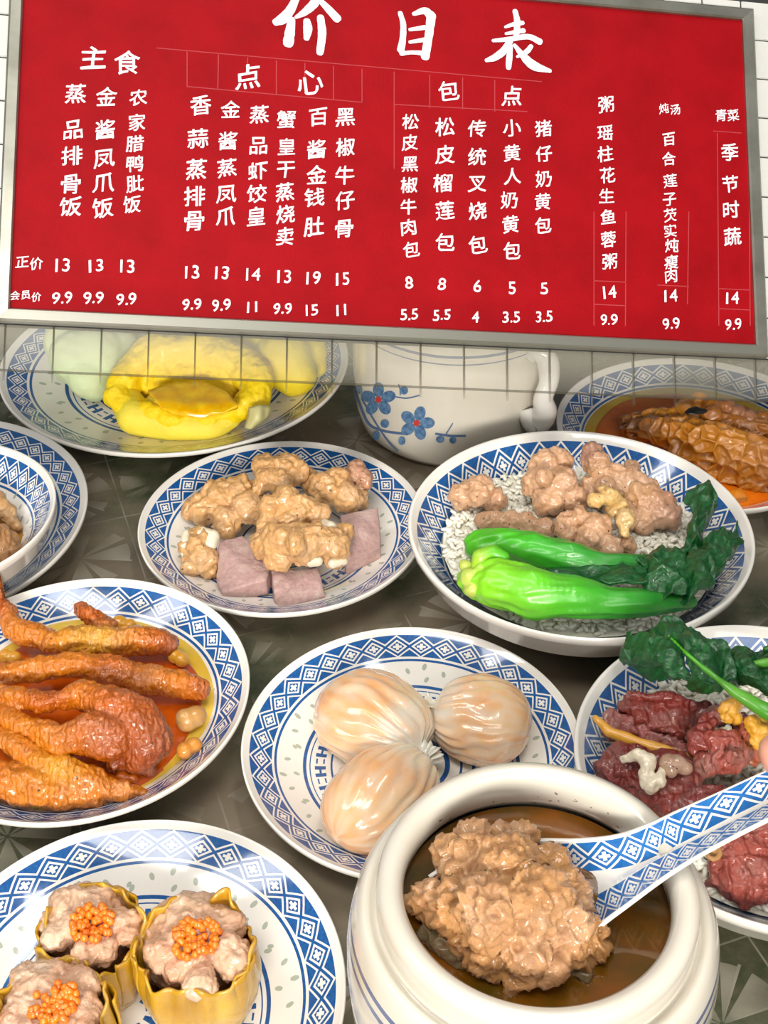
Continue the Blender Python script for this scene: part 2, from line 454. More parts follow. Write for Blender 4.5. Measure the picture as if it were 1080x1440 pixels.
# ---- the board
BW, BH = .45543, .21928
board = empty('menu_board', BC+BM.col[2]*.0); board.rotation_euler = BM.to_euler()
tag(board, 'red handwritten price board in a silver metal frame on the white tiled wall', 'menu board')
m_red = fadew('red painted board', '980a14', .5, -.1105, -.088, .80, 1, var=('88080f', 30), bmp=.25, coat=0)
m_red.node_tree.nodes['Principled BSDF'].inputs['Specular IOR Level'].default_value = .08
m_fr = simple('brushed aluminium frame', 'a9a89c', .32, .85, var='8d8c80', vscale=30)
m_fr2 = fadew('brushed aluminium lower rail', 'a9a89c', .32, -.125, -.108, .62, .75, .7)
wbox('panel', -BW/2, BW/2, -BH/2, BH/2, .0005, .003, m_red, board)
def rail(pts, mat):
    V = []; prof = [(0, .0005), (0, .0065), (1, .0075), (1, .0005)]
    (ix0, iy0), (ix1, iy1), (ox0, oy0), (ox1, oy1) = pts
    for (ix, iy, ox, oy) in ((ix0, iy0, ox0, oy0), (ix1, iy1, ox1, oy1)):
        for t, z in ((0, .0005), (0, .005), (.12, .0062), (.85, .0066), (1, .0055), (1, .0005)):
            V.append((ix+(ox-ix)*t, iy+(oy-iy)*t, z))
    n = 6; Fc = [(k, (k+1) % n, n+(k+1) % n, n+k) for k in range(n)]+[tuple(range(n)), tuple(range(n, 2*n))]
    o = mesh('frame_rail', V, Fc, mat, board, smooth=False)
    bm = bmesh.new(); bm.from_mesh(o.data); bmesh.ops.recalc_face_normals(bm, faces=bm.faces); bm.to_mesh(o.data); bm.free()
a, b_, wd = BW/2, BH/2, .0078
rail([(-a, b_), (-a, -b_), (-a-wd, b_+wd), (-a-wd, -b_-wd)], m_fr)
rail([(a, b_), (a, -b_), (a+wd, b_+wd), (a+wd, -b_-wd)], m_fr)
rail([(-a, b_), (a, b_), (-a-wd, b_+wd), (a+wd, b_+wd)], m_fr)
rail([(-a, -b_), (a, -b_), (-a-wd, -b_-wd), (a+wd, -b_-wd)], m_fr2)
# ---- writing: outlines of characters laid on the board as thin paint
m_ink = simple('white board paint', 'f2eef2', .5, var='d8d2da', vscale=400)
m_line = simple('thin ruled line paint', 'a83238', .7)
_gl = {}
def glyph(ch, bold=.02):
    k = (ch, bold)
    if k in _gl: return _gl[k]
    cu = bpy.data.curves.new('g', 'FONT'); cu.body = ch; cu.size = 1; cu.resolution_u = 4
    o = bpy.data.objects.new('g', cu); COL.objects.link(o)
    dg = bpy.context.evaluated_depsgraph_get(); dg.update()
    me = bpy.data.meshes.new_from_object(o.evaluated_get(dg))
    V = [v.co.copy() for v in me.vertices]; Fc = [tuple(p.vertices) for p in me.polygons]
    bpy.data.objects.remove(o); bpy.data.curves.remove(cu); bpy.data.meshes.remove(me)
    if V:
        xs = [v.x for v in V]; ys = [v.y for v in V]; cx, cy = (min(xs)+max(xs))/2, (min(ys)+max(ys))/2
        V = [Vector((v.x-cx, v.y-cy, 0)) for v in V]
        V0, F0, n0 = V, Fc, len(V); V, Fc = [], []
        for i, (dx, dy) in enumerate(((0, 0), (1, .3), (-1, -.3), (-.3, 1), (.3, -1))):
            V += [v+Vector((dx*bold, dy*bold, i*1.5e-6)) for v in V0]; Fc += [tuple(q+i*n0 for q in f) for f in F0]
    _gl[k] = (V, Fc); return V, Fc
rng = random.Random(4)
def write(name, items, bold=.014, shear=.16, sy=1.0):
    """items: (text, x_px, y_px, size_px)"""
    for (t, x, y, s) in items:
        V, Fc = [], []
        gv, gf = glyph(t, bold); cx, cy = bl(x, y)
        sc = s*.000437; k = len(V); rot = rng.uniform(-.05, .05); off = Vector((rng.random()*50, 0, 0))
        for v in gv:
            px, py = v.x, v.y*sy
            py += shear*px; wv = noise.noise_vector(Vector((px*2.2, py*2.2, 0))+off)*.05 + noise.noise_vector(Vector((px*9, py*9, 0))+off)*.012
            px, py = px+wv.x, py+wv.y
            V.append((cx+sc*(px-rot*py), cy+sc*(py+rot*px), .00325+v.z))
        Fc += [tuple(i+k for i in f) for f in gf]
        mesh(name, V, Fc, m_ink, board, smooth=False)
def colm(text, pts, size):
    write('character', [(c, p[0], p[1], size if len(p) < 3 else p[2]) for c, p in zip(text, pts)])
colm('主食', [(132, 84), (180, 91)], 37)
colm('蒸品排骨饭', [(107, 135), (103, 186), (102, 222), (100, 262), (100, 293)], 29)
colm('金酱凤爪饭', [(150, 139), (148, 186), (147, 226), (146, 260), (145, 295)], 29)
colm('农家腊鸭肶饭', [(195, 140), (193, 175), (190, 205), (190, 233), (190, 261), (186, 290)], 25)
colm('点心', [(348, 111), (435, 119)], 39)
colm('香蒜蒸排骨', [(282, 151), (278, 198), (276, 241), (274, 279), (273, 314)], 30)
colm('金酱蒸凤爪', [(324, 157), (320, 201), (319, 239), (318, 276), (317, 307)], 28)
colm('蒸品虾饺皇', [(364, 164), (363, 208), (362, 243), (361, 275), (360, 307)], 28)
colm('蟹皇干蒸烧卖', [(402, 171), (402, 209), (401, 241), (400, 273), (401, 304), (400, 335)], 27)
colm('百酱金钱肚', [(447, 168), (444, 213), (444, 249), (442, 280), (441, 321)], 29)
colm('黑椒牛仔骨', [(485, 168), (485, 210), (484, 249), (484, 284), (483, 324)], 29)
colm('包', [(629, 131)], 32); colm('点', [(718, 138)], 32)
colm('松皮黑椒牛肉包', [(576, 174), (575, 203), (575, 234), (574, 263), (573, 293), (573, 322), (577, 353)], 25)
colm('松皮榴莲包', [(624, 181), (624, 220), (621, 260), (624, 299), (624, 343)], 29)
colm('传统叉烧包', [(669, 184), (669, 223), (670, 262), (670, 299), (670, 346)], 28)
colm('小黄人奶黄包', [(718, 183), (718, 218), (719, 250), (714, 284), (716, 318), (718, 355)], 27)
colm('猪仔奶黄包', [(762, 184), (763, 219), (762, 254), (761, 286), (762, 319)], 26)
colm('粥', [(850, 150)], 26)
colm('瑶柱花生鱼蓉粥', [(849, 190), (849, 219), (852, 249), (851, 278), (853, 307), (853, 339), (855, 370)], 25)
colm('炖汤', [(931, 156), (947, 157)], 17)
colm('百合莲子芡实炖瘦肉', [(938, 199), (938, 226), (940, 257), (939, 283), (940, 305), (940, 327), (942, 348), (941, 371), (941, 390)], 22)
colm('青菜', [(1011, 165), (1028, 165)], 20)
colm('季节时蔬', [(1023, 217), (1024, 261), (1025, 297), (1027, 335)], 28)
colm('正价', [(32, 371), (52, 373)], 18)
colm('会员价', [(22, 418), (37, 417), (52, 420)], 13)
write('price_text', [(t, x, y, 25) for t, x, y in (('13', 89, 375), ('13', 136, 376), ('13', 179, 377), ('13', 270, 385), ('13', 312, 386), ('14', 356, 388),
    ('13', 399, 391), ('19', 440, 393), ('15', 481, 395), ('8', 574, 400), ('8', 620, 402), ('6', 670, 404), ('5', 718, 407), ('5', 763, 408),
    ('14', 855, 413), ('14', 941, 418), ('14', 1027, 421))], .012, .1)
write('member_price_text', [(t, x, y, 22) for t, x, y in (('9.9', 88, 421), ('9.9', 132, 421), ('9.9', 178, 423), ('9.9', 270, 430), ('9.9', 311, 431),
    ('11', 354, 434), ('9.9', 397, 436), ('15', 438, 438), ('11', 479, 438), ('5.5', 574, 444), ('5.5', 620, 445), ('4', 667, 448), ('3.5', 717, 448),
    ('3.5', 763, 447), ('9.9', 854, 452), ('9.9', 941, 457), ('9.9', 1028, 458))], .012, .1)
def strokes(name, S, ox, oy):
    V, Fc = [], []
    for si, st in enumerate(S):
        P = [((ox+x/2.348), (y/2.348), w_/2.348) for x, y, w_ in spline(st, 6)]
        L = [np.array(bl(x, y)) for x, y, _ in P]; Wd = [w_*.000437*.5 for *_, w_ in P]
        left, right = [], []
        for i in range(len(L)):
            d = L[min(i+1, len(L)-1)]-L[max(i-1, 0)]; d = d/np.linalg.norm(d); nn = np.array((-d[1], d[0]))
            j = 1+.12*noise.noise(Vector((i*.6, si*7, 0)))
            left.append(L[i]+nn*Wd[i]*j); right.append(L[i]-nn*Wd[i]*j)
        d = (L[-1]-L[-2]); d /= np.linalg.norm(d)+1e-9; d0 = L[0]-L[1]; d0 /= np.linalg.norm(d0)+1e-9
        def cap(c, dd, r):
            a0 = math.atan2(dd[1], dd[0]); return [c+r*np.array((math.cos(a0+t), math.sin(a0+t)))*(.9 if abs(t) < .5 else 1) for t in (1.1, .55, 0, -.55, -1.1)]
        poly = left+cap(L[-1], d, Wd[-1])+right[::-1]+cap(L[0], d0, Wd[0])
        z = .0033+si*.00004; k = len(V); c = len(left)
        V += [(p[0], p[1], z) for p in left]+[(p[0], p[1], z) for p in right]
        Fc += [(k+i, k+i+1, k+c+i+1, k+c+i) for i in range(c-1)]
        for cc, dd, r, ia, ib in ((L[-1], d, Wd[-1], k+c-1, k+2*c-1), (L[0], d0, Wd[0], k+c, k)):
            q = cap(cc, dd, r); kk = len(V); V += [(p[0], p[1], z) for p in q]
            Fc.append((ia, kk, kk+1, kk+2, kk+3, kk+4, ib))
    return mesh(name, V, Fc, m_ink, board, smooth=False)
strokes('title_text', [[(182, -8, 24), (160, 40, 30), (135, 70, 36), (112, 82, 26)], [(163, 75, 24), (158, 110, 32), (152, 150, 36)],
    [(262, -14, 20), (236, 22, 30), (205, 50, 24), (178, 66, 12)], [(245, 0, 14), (275, 30, 24), (312, 70, 30)],
    [(213, 80, 24), (216, 105, 30), (212, 135, 20)], [(258, 68, 24), (263, 120, 28), (256, 182, 24)]], 340, 0)
strokes('title_text', [[(520, 52, 16), (530, 90, 20), (528, 140, 22), (522, 172, 26)], [(565, 55, 14), (600, 45, 26), (622, 62, 34)], [(622, 62, 32), (615, 120, 28), (602, 195, 30)],
    [(552, 107, 12), (600, 100, 18)], [(552, 148, 12), (600, 140, 16)], [(524, 186, 16), (560, 182, 14), (604, 186, 20)]], 340, 0)
strokes('title_text', [[(898, 46, 18), (905, 80, 22), (902, 125, 20)], [(866, 98, 10), (896, 88, 16), (922, 84, 16)], [(868, 120, 10), (925, 110, 18)],
    [(826, 143, 12), (880, 138, 18), (940, 130, 20), (978, 146, 24)], [(882, 142, 22), (862, 175, 26), (832, 198, 24), (804, 208, 14)], [(884, 160, 14), (878, 205, 22), (876, 232, 18)],
    [(950, 162, 16), (935, 180, 18), (905, 196, 10)], [(896, 158, 12), (925, 195, 26), (960, 226, 34), (1012, 243, 14)]], 340, 0)
def rule(x0, y0, x1, y1, w_=1.3):
    p, q = np.array(bl(x0, y0)), np.array(bl(x1, y1)); d = q-p; d /= np.linalg.norm(d); nn = np.array((-d[1], d[0]))*w_*.000437*.5
    return [(*(p+nn), .0031), (*(q+nn), .0031), (*(q-nn), .0031), (*(p-nn), .0031)]
L = [(220, 71, 760, 118), (263, 125, 508, 147), (553, 150, 740, 160), (263, 76, 263, 126), (307, 80, 306, 130), (388, 88, 388, 137), (428, 92, 428, 128), (468, 96, 468, 143), (508, 100, 508, 147), (553, 104, 553, 240),
     (603, 108, 603, 155), (649, 112, 649, 157), (694, 116, 694, 160), (348, 84, 347, 100), (833, 397, 878, 399), (833, 430, 878, 432), (878, 300, 877, 460), (833, 300, 833, 460),
     (922, 403, 966, 405), (966, 300, 964, 430), (1008, 408, 1052, 410), (1008, 436, 1052, 438), (1006, 190, 1008, 460), (1000, 187, 1040, 190), (1050, 200, 1052, 460)]
V, Fc = [], []
for q in L:
    k = len(V); V += rule(*q); Fc.append((k, k+1, k+2, k+3))
mesh('ruled_lines', V, Fc, m_line, board, smooth=False)

# ================================================================== CROCKERY
P36 = porcelain('blue diaper porcelain', 36)
P44 = porcelain('blue diaper porcelain large', 46, lo=.85, hi=.955)
P40 = porcelain('blue diaper porcelain bowl', 42, lo=.80, hi=.945, centre=False)
def plate(name, label, xy, R, H, mat, deep=.55, curve=1.5, cat='plate', **k):
    o = lathe(name, plate_profile(R, H, deep, curve=curve, **k), mat, (xy[0], xy[1], k.get('z', 0)), seg=144)
    return tag(o, label, cat)
def bowl(name, label, xy, R, H, mat=None, z=0, cat='bowl'):
    P = [(0, .010, 0)]
    for k in range(1, 25):
        t = k/24; P.append((R*.975*t, .010+(H-.010)*max(0, (t-.3)/.7)**1.9 if t > .3 else .010, t*.975))
    P += [(R*.99, H+.0012, .985), (R, H, 1.0), (R*.996, H-.004, 1.05), (R*.965, H-.0065, 1.06)]
    for k in range(1, 12):
        t = .965-k/12*.55; zz = .010+(H-.010)*max(0, (t-.3)/.7)**1.9-.006-.004*t
        P.append((R*t, max(zz, .007), 1.1))
    P += [(R*.42, .006, 1.1), (R*.41, 0, 1.1), (R*.38, 0, 1.1), (R*.37, .005, 1.1), (0, .005, 1.1)]
    o = lathe(name, P, mat or P40, (xy[0], xy[1], z), seg=144); return tag(o, label, cat)
plate('porcelain_plate', 'large blue and white plate under the yellow custard buns', (-.1584, .8513), .1314, .024, P44)
plate('porcelain_plate', 'blue and white plate holding steamed spare ribs and taro', (-.0642, .6464), .0905, .024, P36)
plate('porcelain_plate', 'blue and white plate of honeycomb tripe in orange sauce', (.2159, .7444), .0965, .030, P36)
plate('porcelain_plate', 'blue and white plate filled with braised chicken feet', (-.163, .490), .0915, .030, P36)
plate('porcelain_plate', 'blue and white plate with three translucent shrimp dumplings', (.0143, .4577), .0875, .024, P36)
plate('porcelain_plate', 'blue and white plate under three yellow pork dumplings with roe', (-.1085, .315), .0925, .023, P36)
plate('porcelain_plate', 'wide blue and white plate under the small bowl at left edge', (-.3063, .6521), .1162, .024, P44)
bowl('porcelain_bowl', 'blue and white bowl of rice with spare ribs and two bok choy stalks', (.115, .6006), .1010, .055)
bowl('porcelain_bowl', 'blue and white bowl of rice with cured duck and leafy greens', (.1888, .420), .0975, .050)
bowl('porcelain_bowl', 'small blue and white bowl of brown stew stacked on a wide plate', (-.2697, .6071), .0746, .047, z=.0128)

# ---- soup jar
def jar_mat(lines):
    m, nt, b, g = newmat('jar porcelain')
    tc = g.n('ShaderNodeTexCoord'); sp = g.n('ShaderNodeSeparateXYZ'); nt.links.new(tc.outputs['Object'], sp.inputs[0])
    z = X(g, sp.outputs[2]); x = X(g, sp.outputs[0]); y = X(g, sp.outputs[1]); r = g.m('SQRT', x*x+y*y); acc = None
    for l0, l1 in lines:
        k = z.band(l0, l1)*(r > .06); acc = k if acc is None else acc.max(k)
    col = mixc(g, ((tex_noise(g, 25, 4)-.4)*2).clamp()*.4, srgb('d6d0c2'), srgb('bfb59c'))
    # worn brown specks inside the mouth
    sp_ = ((tex_noise(g, 260, 3)-.66) > 0)*z.band(.100, .112)*(r < .053)
    col = mixc(g, sp_*.8, col, srgb('4a3c28'))
    col = mixc(g, acc*.85, col, srgb('2b4a84')); nt.links.new(col, b.inputs['Base Color'])
    b.inputs['Roughness'].default_value = .16; b.inputs['Coat Weight'].default_value = .5; b.inputs['Coat Roughness'].default_value = .05
    return m
jp = [(0, .006), (.03, .006), (.045, .012), (.058, .035), (.062, .07), (.060, .09), (.054, .098), (.0505, .104), (.0495, .112), (.0503, .1165), (.0525, .1192), (.0555, .1197), (.0585, .1182), (.0597, .115),
      (.0595, .1065), (.0598, .1035), (.0608, .1028), (.0618, .1040), (.0634, .1062), (.0656, .1052), (.0674, .1018), (.0690, .098), (.0702, .092), (.0711, .083), (.0713, .07), (.0700, .05), (.067, .03), (.058, .014), (.052, .006), (.051, 0), (.047, 0), (.046, .004), (0, .004)]
JX, JY = .0568, .2990
jar = lathe('soup_jar', [(r, z, 1.1) for r, z in jp], jar_mat([(.0948, .0972), (.0888, .0915)]), (JX, JY, 0), seg=160)
tag(jar, 'white stewing jar with blue double lines full of brown soup, foreground', 'jar')
# ---- soup
m, nt, b, g = newmat('amber soup')
f = ((tex_noise(g, 40, 3)-.35)*2.5).clamp(); nt.links.new(mixc(g, f, srgb('54400e'), srgb('8a4c0e')), b.inputs['Base Color'])
b.inputs['Roughness'].default_value = .04; b.inputs['Coat Weight'].default_value = .6; bump(g, b, tex_noise(g, 70, 2), .15, .002)
soup = lathe('soup', [(0, .0985, 0), (.03, .0985, 0), (.0505, .0985, 0), (.0518, .0990, 0), (.0530, .0978, 0), (.053, .085, 0), (0, .085, 0)], m, (JX, JY, 0), seg=96)
tag(soup, 'clear brown broth inside the foreground stewing jar', 'soup', kind='stuff')

# ---- tall back jar with painted plum blossom and ear handle
MX, MY, MR = .0505, .803, .0725
mp = [(0, .006), (.05, .008), (.064, .03), (.066, .09), (.060, .108), (.052, .113), (.051, .122), (.053, .1245), (.058, .1245), (.060, .122), (.060, .114), (.064, .112), (.0695, .108), (.0722, .101),
      (.0728, .09), (.0728, .05), (.0715, .02), (.068, .006), (.064, .001), (.060, 0), (.058, .003), (0, .003)]
mug = empty('lidded_jar', (MX, MY, 0)); tag(mug, 'white porcelain jar with painted plum blossoms and ear handle below the board', 'jar')
lathe('body', [(r, z, 1.1) for r, z in mp], jar_mat([(.0925, .0945), (.0875, .0885)]), (0, 0, 0), mug, seg=128)
def tube(name, pts, rad, mat, parent=None, seg=14, flat=1.0):
    P = [Vector(p[:3]) for p in spline([tuple(p)+(r,) for p, r in zip(pts, rad)], 8)]; Rr = [p[3] for p in spline([tuple(p)+(r,) for p, r in zip(pts, rad)], 8)]
    V, Fc = [], []; up = Vector((0, 1, .3)).normalized()
    for i, p in enumerate(P):
        d = (P[min(i+1, len(P)-1)]-P[max(i-1, 0)]).normalized(); s = d.cross(up).normalized(); u = s.cross(d)
        for k in range(seg):
            a = 2*math.pi*k/seg; V.append(p+s*math.cos(a)*Rr[i]*flat+u*math.sin(a)*Rr[i])
    for i in range(len(P)-1):
        for k in range(seg): Fc.append((i*seg+k, i*seg+(k+1) % seg, (i+1)*seg+(k+1) % seg, (i+1)*seg+k))
    Fc += [tuple(range(seg))[::-1], tuple(range((len(P)-1)*seg, len(P)*seg))]
    return mesh(name, V, Fc, mat, parent)
def ml(px, py, dy=0):           # spot on the plane through the jar axis, local
    d = at(px, py, 0)-Vector((0, 0, CH)); t = (MY+dy)/d.y; return Vector((0, 0, CH))+d*t-mug.location
m_glz = simple('plain white glaze', 'dedbd3', .15, coat=.6)
def wall_pt(px, py, lift=.00015):
    d = at(px, py, 0)-Vector((0, 0, CH)); o = Vector((0, 0, CH))-mug.location; R = .0728+lift
    A = d.x**2+d.y**2; B = 2*(o.x*d.x+o.y*d.y); C = o.x**2+o.y**2-R*R; D = max(B*B-4*A*C, 0); t = (-B-math.sqrt(D))/(2*A); return o+d*t
hp = [wall_pt(748, 503, .001), wall_pt(757, 497, .006), wall_pt(770, 508, .012), wall_pt(772, 535, .014), wall_pt(764, 560, .014), wall_pt(766, 580, .013), wall_pt(756, 597, .009), wall_pt(745, 590, .005), wall_pt(741, 575, .001)]
tube('ear_handle', hp, [.004, .0055, .006, .0055, .0055, .0068, .0068, .0055, .004], m_glz, mug, flat=1.25)
# painted plum blossom, as a thin layer of paint following the wall of the jar
m_pt, m_pr, m_pb = simple('blue petal paint', '3c5f86', .2, var='6d8cab', vscale=300), simple('red centre paint', 'b8413c', .3), simple('branch paint', '51698f', .25)
def disc(px, py, rx, ry, rot, lift=.0002):
    V = [wall_pt(px, py, lift)]; n = 14
    for k in range(n):
        a = 2*math.pi*k/n; x, y = rx*math.cos(a), ry*math.sin(a)
        V.append(wall_pt(px+x*math.cos(rot)-y*math.sin(rot), py+x*math.sin(rot)+y*math.cos(rot), lift))
    return V, [(0, k+1, (k+1) % n+1) for k in range(n)]
def merge(name, L, mat, parent):
    V, Fc = [], []
    for v, f in L: k = len(V); V += v; Fc += [tuple(i+k for i in q) for q in f]
    return mesh(name, V, Fc, mat, parent)
for fx, fy, ph in ((532, 562, 0), (586, 595, .3)):
    merge('blossom_print', [disc(fx+15*math.cos(ph+k*1.2566-1.57), fy+14*math.sin(ph+k*1.2566-1.57), 10.5, 8, ph+k*1.2566-1.57) for k in range(5)], m_pt, mug)
    merge('blossom_centre', [disc(fx, fy, 4.5, 4.5, 0, .0004)], m_pr, mug)
for q in ((568, 549, 6, 6), (541, 596, 6, 6), (529, 613, 5, 6.5), (565, 620, 5, 6), (619, 618, 6, 5), (637, 619, 5, 5), (505, 548, 4, 6)): merge('bud_print', [disc(*q, 0, .0003)], m_pt, mug)
def ribbon(pts, wpx):
    P = spline(pts, 6); V, Fc = [], []
    for i, p in enumerate(P):
        d = P[min(i+1, len(P)-1)]-P[max(i-1, 0)]; d = d/np.linalg.norm(d); n_ = np.array((-d[1], d[0]))*wpx*.5
        V += [wall_pt(p[0]+n_[0], p[1]+n_[1]), wall_pt(p[0]-n_[0], p[1]-n_[1])]
    return V, [(2*i, 2*i+1, 2*i+3, 2*i+2) for i in range(len(P)-1)]
merge('branch_print', [ribbon([(497, 545), (506, 570), (518, 596), (538, 606), (572, 611)], 3), ribbon([(508, 560), (525, 590), (545, 620), (560, 636)], 2), ribbon([(612, 610), (634, 613), (655, 613)], 3),
    ribbon([(627, 611), (632, 603), (637, 595)], 1.6), ribbon([(556, 558), (572, 560), (590, 556)], 2), ribbon([(563, 556), (562, 545), (560, 540)], 1.6)], m_pb, mug)

# ================================================================== FOOD
CONT = [(-.1584, .8513, .1314, .024, .55, 1.5), (-.0642, .6464, .0905, .024, .55, 1.5), (.2159, .7444, .0965, .030, .55, 1.5), (-.163, .490, .0915, .030, .55, 1.5),
        (.0143, .4577, .0875, .024, .55, 1.5), (-.1085, .315, .0925, .023, .55, 1.5), (.115, .6006, .101, .055, 0, 0), (.1888, .420, .0975, .050, 0, 0), (-.2697, .6071, .0746, .0598, 0, 0)]
def surf(x, y):
    h = 0
    for cx, cy, R_, H_, dp_, cv in CONT:
        t = math.hypot(x-cx, y-cy)/R_
        if t > .975: continue
        if cv: z = .007 if t < dp_ else .007+(H_-.007)*((t-dp_)/(1-dp_))**cv
        else: z = .010 if t < .3 else .010+(H_-.010)*((t-.3)/.7)**1.9
        h = max(h, z+.0004)
    return h
def settle(me, org):
    n = len(me.vertices); co = np.empty(n*3); me.vertices.foreach_get('co', co); co = co.reshape(-1, 3)
    for i in range(n):
        if co[i][2]+org[2] < .062:
            z = surf(co[i][0]+org[0], co[i][1]+org[1])-org[2]
            if co[i][2] < z: co[i][2] = z
    me.vertices.foreach_set('co', co.ravel()); me.update()
PORK = srgb('d6a468'); PORK2 = srgb('e2ba74'); BONE = srgb('e2d8c2'); PINK = srgb('bb8a6c')
m_pork = food('steamed pork', rough=.22, coat=.8, sss=.12, bscale=240, bmp=1.0, var=.5, vscale=85, dark='96582a', pale=.4, spot=('3a2412', 420, .72))
m_bone = simple('bone', 'ded2b8', .3, var='d8cbb2', vscale=150, coat=.4)
def rib(label, balls, z=None, seed=0, group=None, voxel=.0010, amp=1.0):
    o = blob('spare_rib', balls, m_pork, PORK if seed < 10 else srgb('cfa078'), seed=seed, voxel=voxel, disp=(('n', 70, .0028*amp), ('n', 190, .0022*amp), ('r', 330, .0010*amp), ('n', 700, .0005)))
    return tag(o, label, 'spare rib')
def bone(parent, balls, seed=0):
    return blob('bone', balls, m_bone, BONE, parent=parent, voxel=.0008, disp=(('n', 300, .0003),), seed=seed)
# -- plate of ribs and taro
rib('lumpy pale spare rib at the back left of the rib plate', [(290, 715, .022, 24), (310, 700, .026, 28), (335, 695, .028, 27), (350, 715, .026, 24), (270, 720, .018, 14), (318, 735, .02, 22), (362, 685, .03, 15), (275, 712, .018, 14)], seed=1)
rib('knobbly spare rib topping the heap at the back of the rib plate', [(375, 660, .040, 22), (400, 655, .042, 20), (420, 668, .038, 18), (372, 675, .04, 18), (395, 680, .038, 20), (435, 672, .034, 12), (362, 690, .036, 12)], seed=2)
rib('spare rib at the right of the heap with a stubby pink end', [(455, 690, .034, 24), (475, 675, .036, 22), (500, 664, .036, 16, PINK), (510, 674, .034, 14, PINK), (490, 700, .03, 24), (440, 680, .034, 16), (503, 703, .026, 16)], seed=3)
rib('smooth spare rib in the centre of the rib plate heap', [(380, 715, .044, 20), (400, 705, .046, 22), (425, 715, .044, 22), (445, 725, .04, 18), (375, 740, .038, 18), (365, 760, .03, 14), (410, 735, .04, 22)], seed=4)
o = rib('long spare rib with white bone ends across the front of the rib plate', chain([(368, 765, .032, 20), (400, 760, .04, 24), (440, 760, .040, 24), (470, 765, .036, 24)])+[(382, 748, .042, 14), (395, 785, .03, 20), (430, 778, .034, 20), (415, 765, .046, 16), (483, 750, .034, 16), (470, 785, .028, 14), (450, 740, .036, 16)], seed=5)
bone(o, chain([(452, 736, .038, 9), (464, 743, .040, 11)])); bone(o, chain([(436, 789, .031, 9), (446, 788, .031, 9)])); bone(o, chain([(468, 792, .029, 8), (482, 788, .029, 8)]))
o = rib('small upright rib with white bone at the left edge of the rib plate', [(270, 795, .016, 18), (285, 785, .022, 20), (280, 765, .026, 20), (275, 750, .03, 14), (295, 800, .014, 14), (262, 770, .022, 12)], seed=6)
bone(o, chain([(285, 752, .030, 12), (299, 755, .030, 11), (296, 766, .028, 10)])); bone(o, chain([(263, 752, .025, 8), (260, 770, .022, 9), (263, 782, .018, 8)]))
m_taro = food('taro', rough=.42, coat=.2, sss=.1, bscale=400, bmp=.9, var=.6, vscale=200, dark='85605f', pale=.5)
TARO = srgb('b8958e')
def taro(label, out, th, seed):
    o = slab('taro_chunk', out, th, m_taro, TARO, voxel=.0008, disp=(('n', 90, .0008), ('n', 300, .0004)), smooth=2, seed=seed)
    return tag(o, label, 'taro')
taro('pinkish square taro chunk standing at the right of the rib plate', [(478, 723, .032), (532, 712, .032), (536, 770, .020), (487, 786, .020)], .014, 1)
taro('pinkish taro chunk between the small rib and the long rib', [(308, 760, .027), (342, 752, .027), (384, 790, .022), (374, 815, .022), (312, 833, .016), (304, 810, .018)], .012, 2)
taro('pinkish taro cube at the very front of the rib plate', [(382, 800, .022), (448, 798, .022), (458, 838, .014), (392, 856, .014), (386, 845, .014)], .009, 3)

# -- rice
m_rice = simple('steamed rice', 'f6f3e6', .35, coat=.3, var='ece6d0', vscale=500)
def rice(label, cx, cy, R, zt, zr, seed, n=2600, regions=None):
    rg = random.Random(seed); V, Fc = [], []; iv, ifc = ico(1)
    # bed
    nb = 40; V.append((0, 0, zt))
    for i in range(1, 9):
        for k in range(nb):
            a = 2*math.pi*k/nb; r = R*i/8; V.append((r*math.cos(a), r*math.sin(a), zt+(zr-zt)*(i/8)**2-.0015))
    for k in range(nb): Fc.append((0, 1+k, 1+(k+1) % nb))
    for i in range(7):
        for k in range(nb): Fc.append((1+i*nb+k, 1+(i+1)*nb+k, 1+(i+1)*nb+(k+1) % nb, 1+i*nb+(k+1) % nb))
    V = [Vector(v) for v in V]
    for _ in range(n):
        r = R*math.sqrt(rg.random())*.99; a = rg.random()*6.283; t = r/R
        c = np.array((r*math.cos(a), r*math.sin(a), zt+(zr-zt)*t*t+rg.uniform(-.0008, .0018)+.002*noise.noise(Vector((r*60*math.cos(a), r*60*math.sin(a), seed)))))
        e = Matrix.Rotation(rg.random()*6.283, 3, 'Z') @ Matrix.Rotation(rg.uniform(-.35, .35), 3, 'Y'); e = np.array(e)
        k = len(V); pts = (iv*np.array((.0038, .0015, .0014)))@e.T+c
        V += [tuple(p) for p in pts]; Fc += [tuple(i+k for i in f) for f in ifc]
    o = mesh('steamed_rice', V, Fc, m_rice); o.location = (cx, cy, 0); return tag(o, label, 'rice', kind='stuff')
rice('bed of white rice under spare ribs and bok choy', .115, .6006, .080, .045, .040, 3)
rice('bed of white rice under cured duck and dark greens', .1888, .420, .079, .040, .036, 7, 2200)
# -- ribs on rice
Z = .052
rib('round spare rib lump alone at the left of the rice bowl', [(650, 697, Z, 20), (675, 692, Z+.004, 24), (698, 700, Z, 17), (645, 710, Z-.004, 10), (690, 712, Z-.004, 12)], seed=11)
rib('tall knobbly spare rib at the back of the rice bowl', [(765, 655, Z+.014, 22), (790, 650, Z+.014, 16), (755, 680, Z+.008, 24), (790, 680, Z+.012, 26), (770, 705, Z+.004, 22), (810, 700, Z+.006, 18), (780, 640, Z+.018, 12), (765, 672, Z+.02, 11)], seed=12)
o = rib('spare rib with a brown cut end pointing up at the back of the rice bowl', chain([(832, 640, Z+.02, 17, srgb('9c7264')), (850, 665, Z+.014, 20), (880, 680, Z+.01, 24), (910, 690, Z+.008, 20)])+[(830, 690, Z+.006, 18), (850, 690, Z+.01, 20), (890, 660, Z+.01, 14)], seed=13)
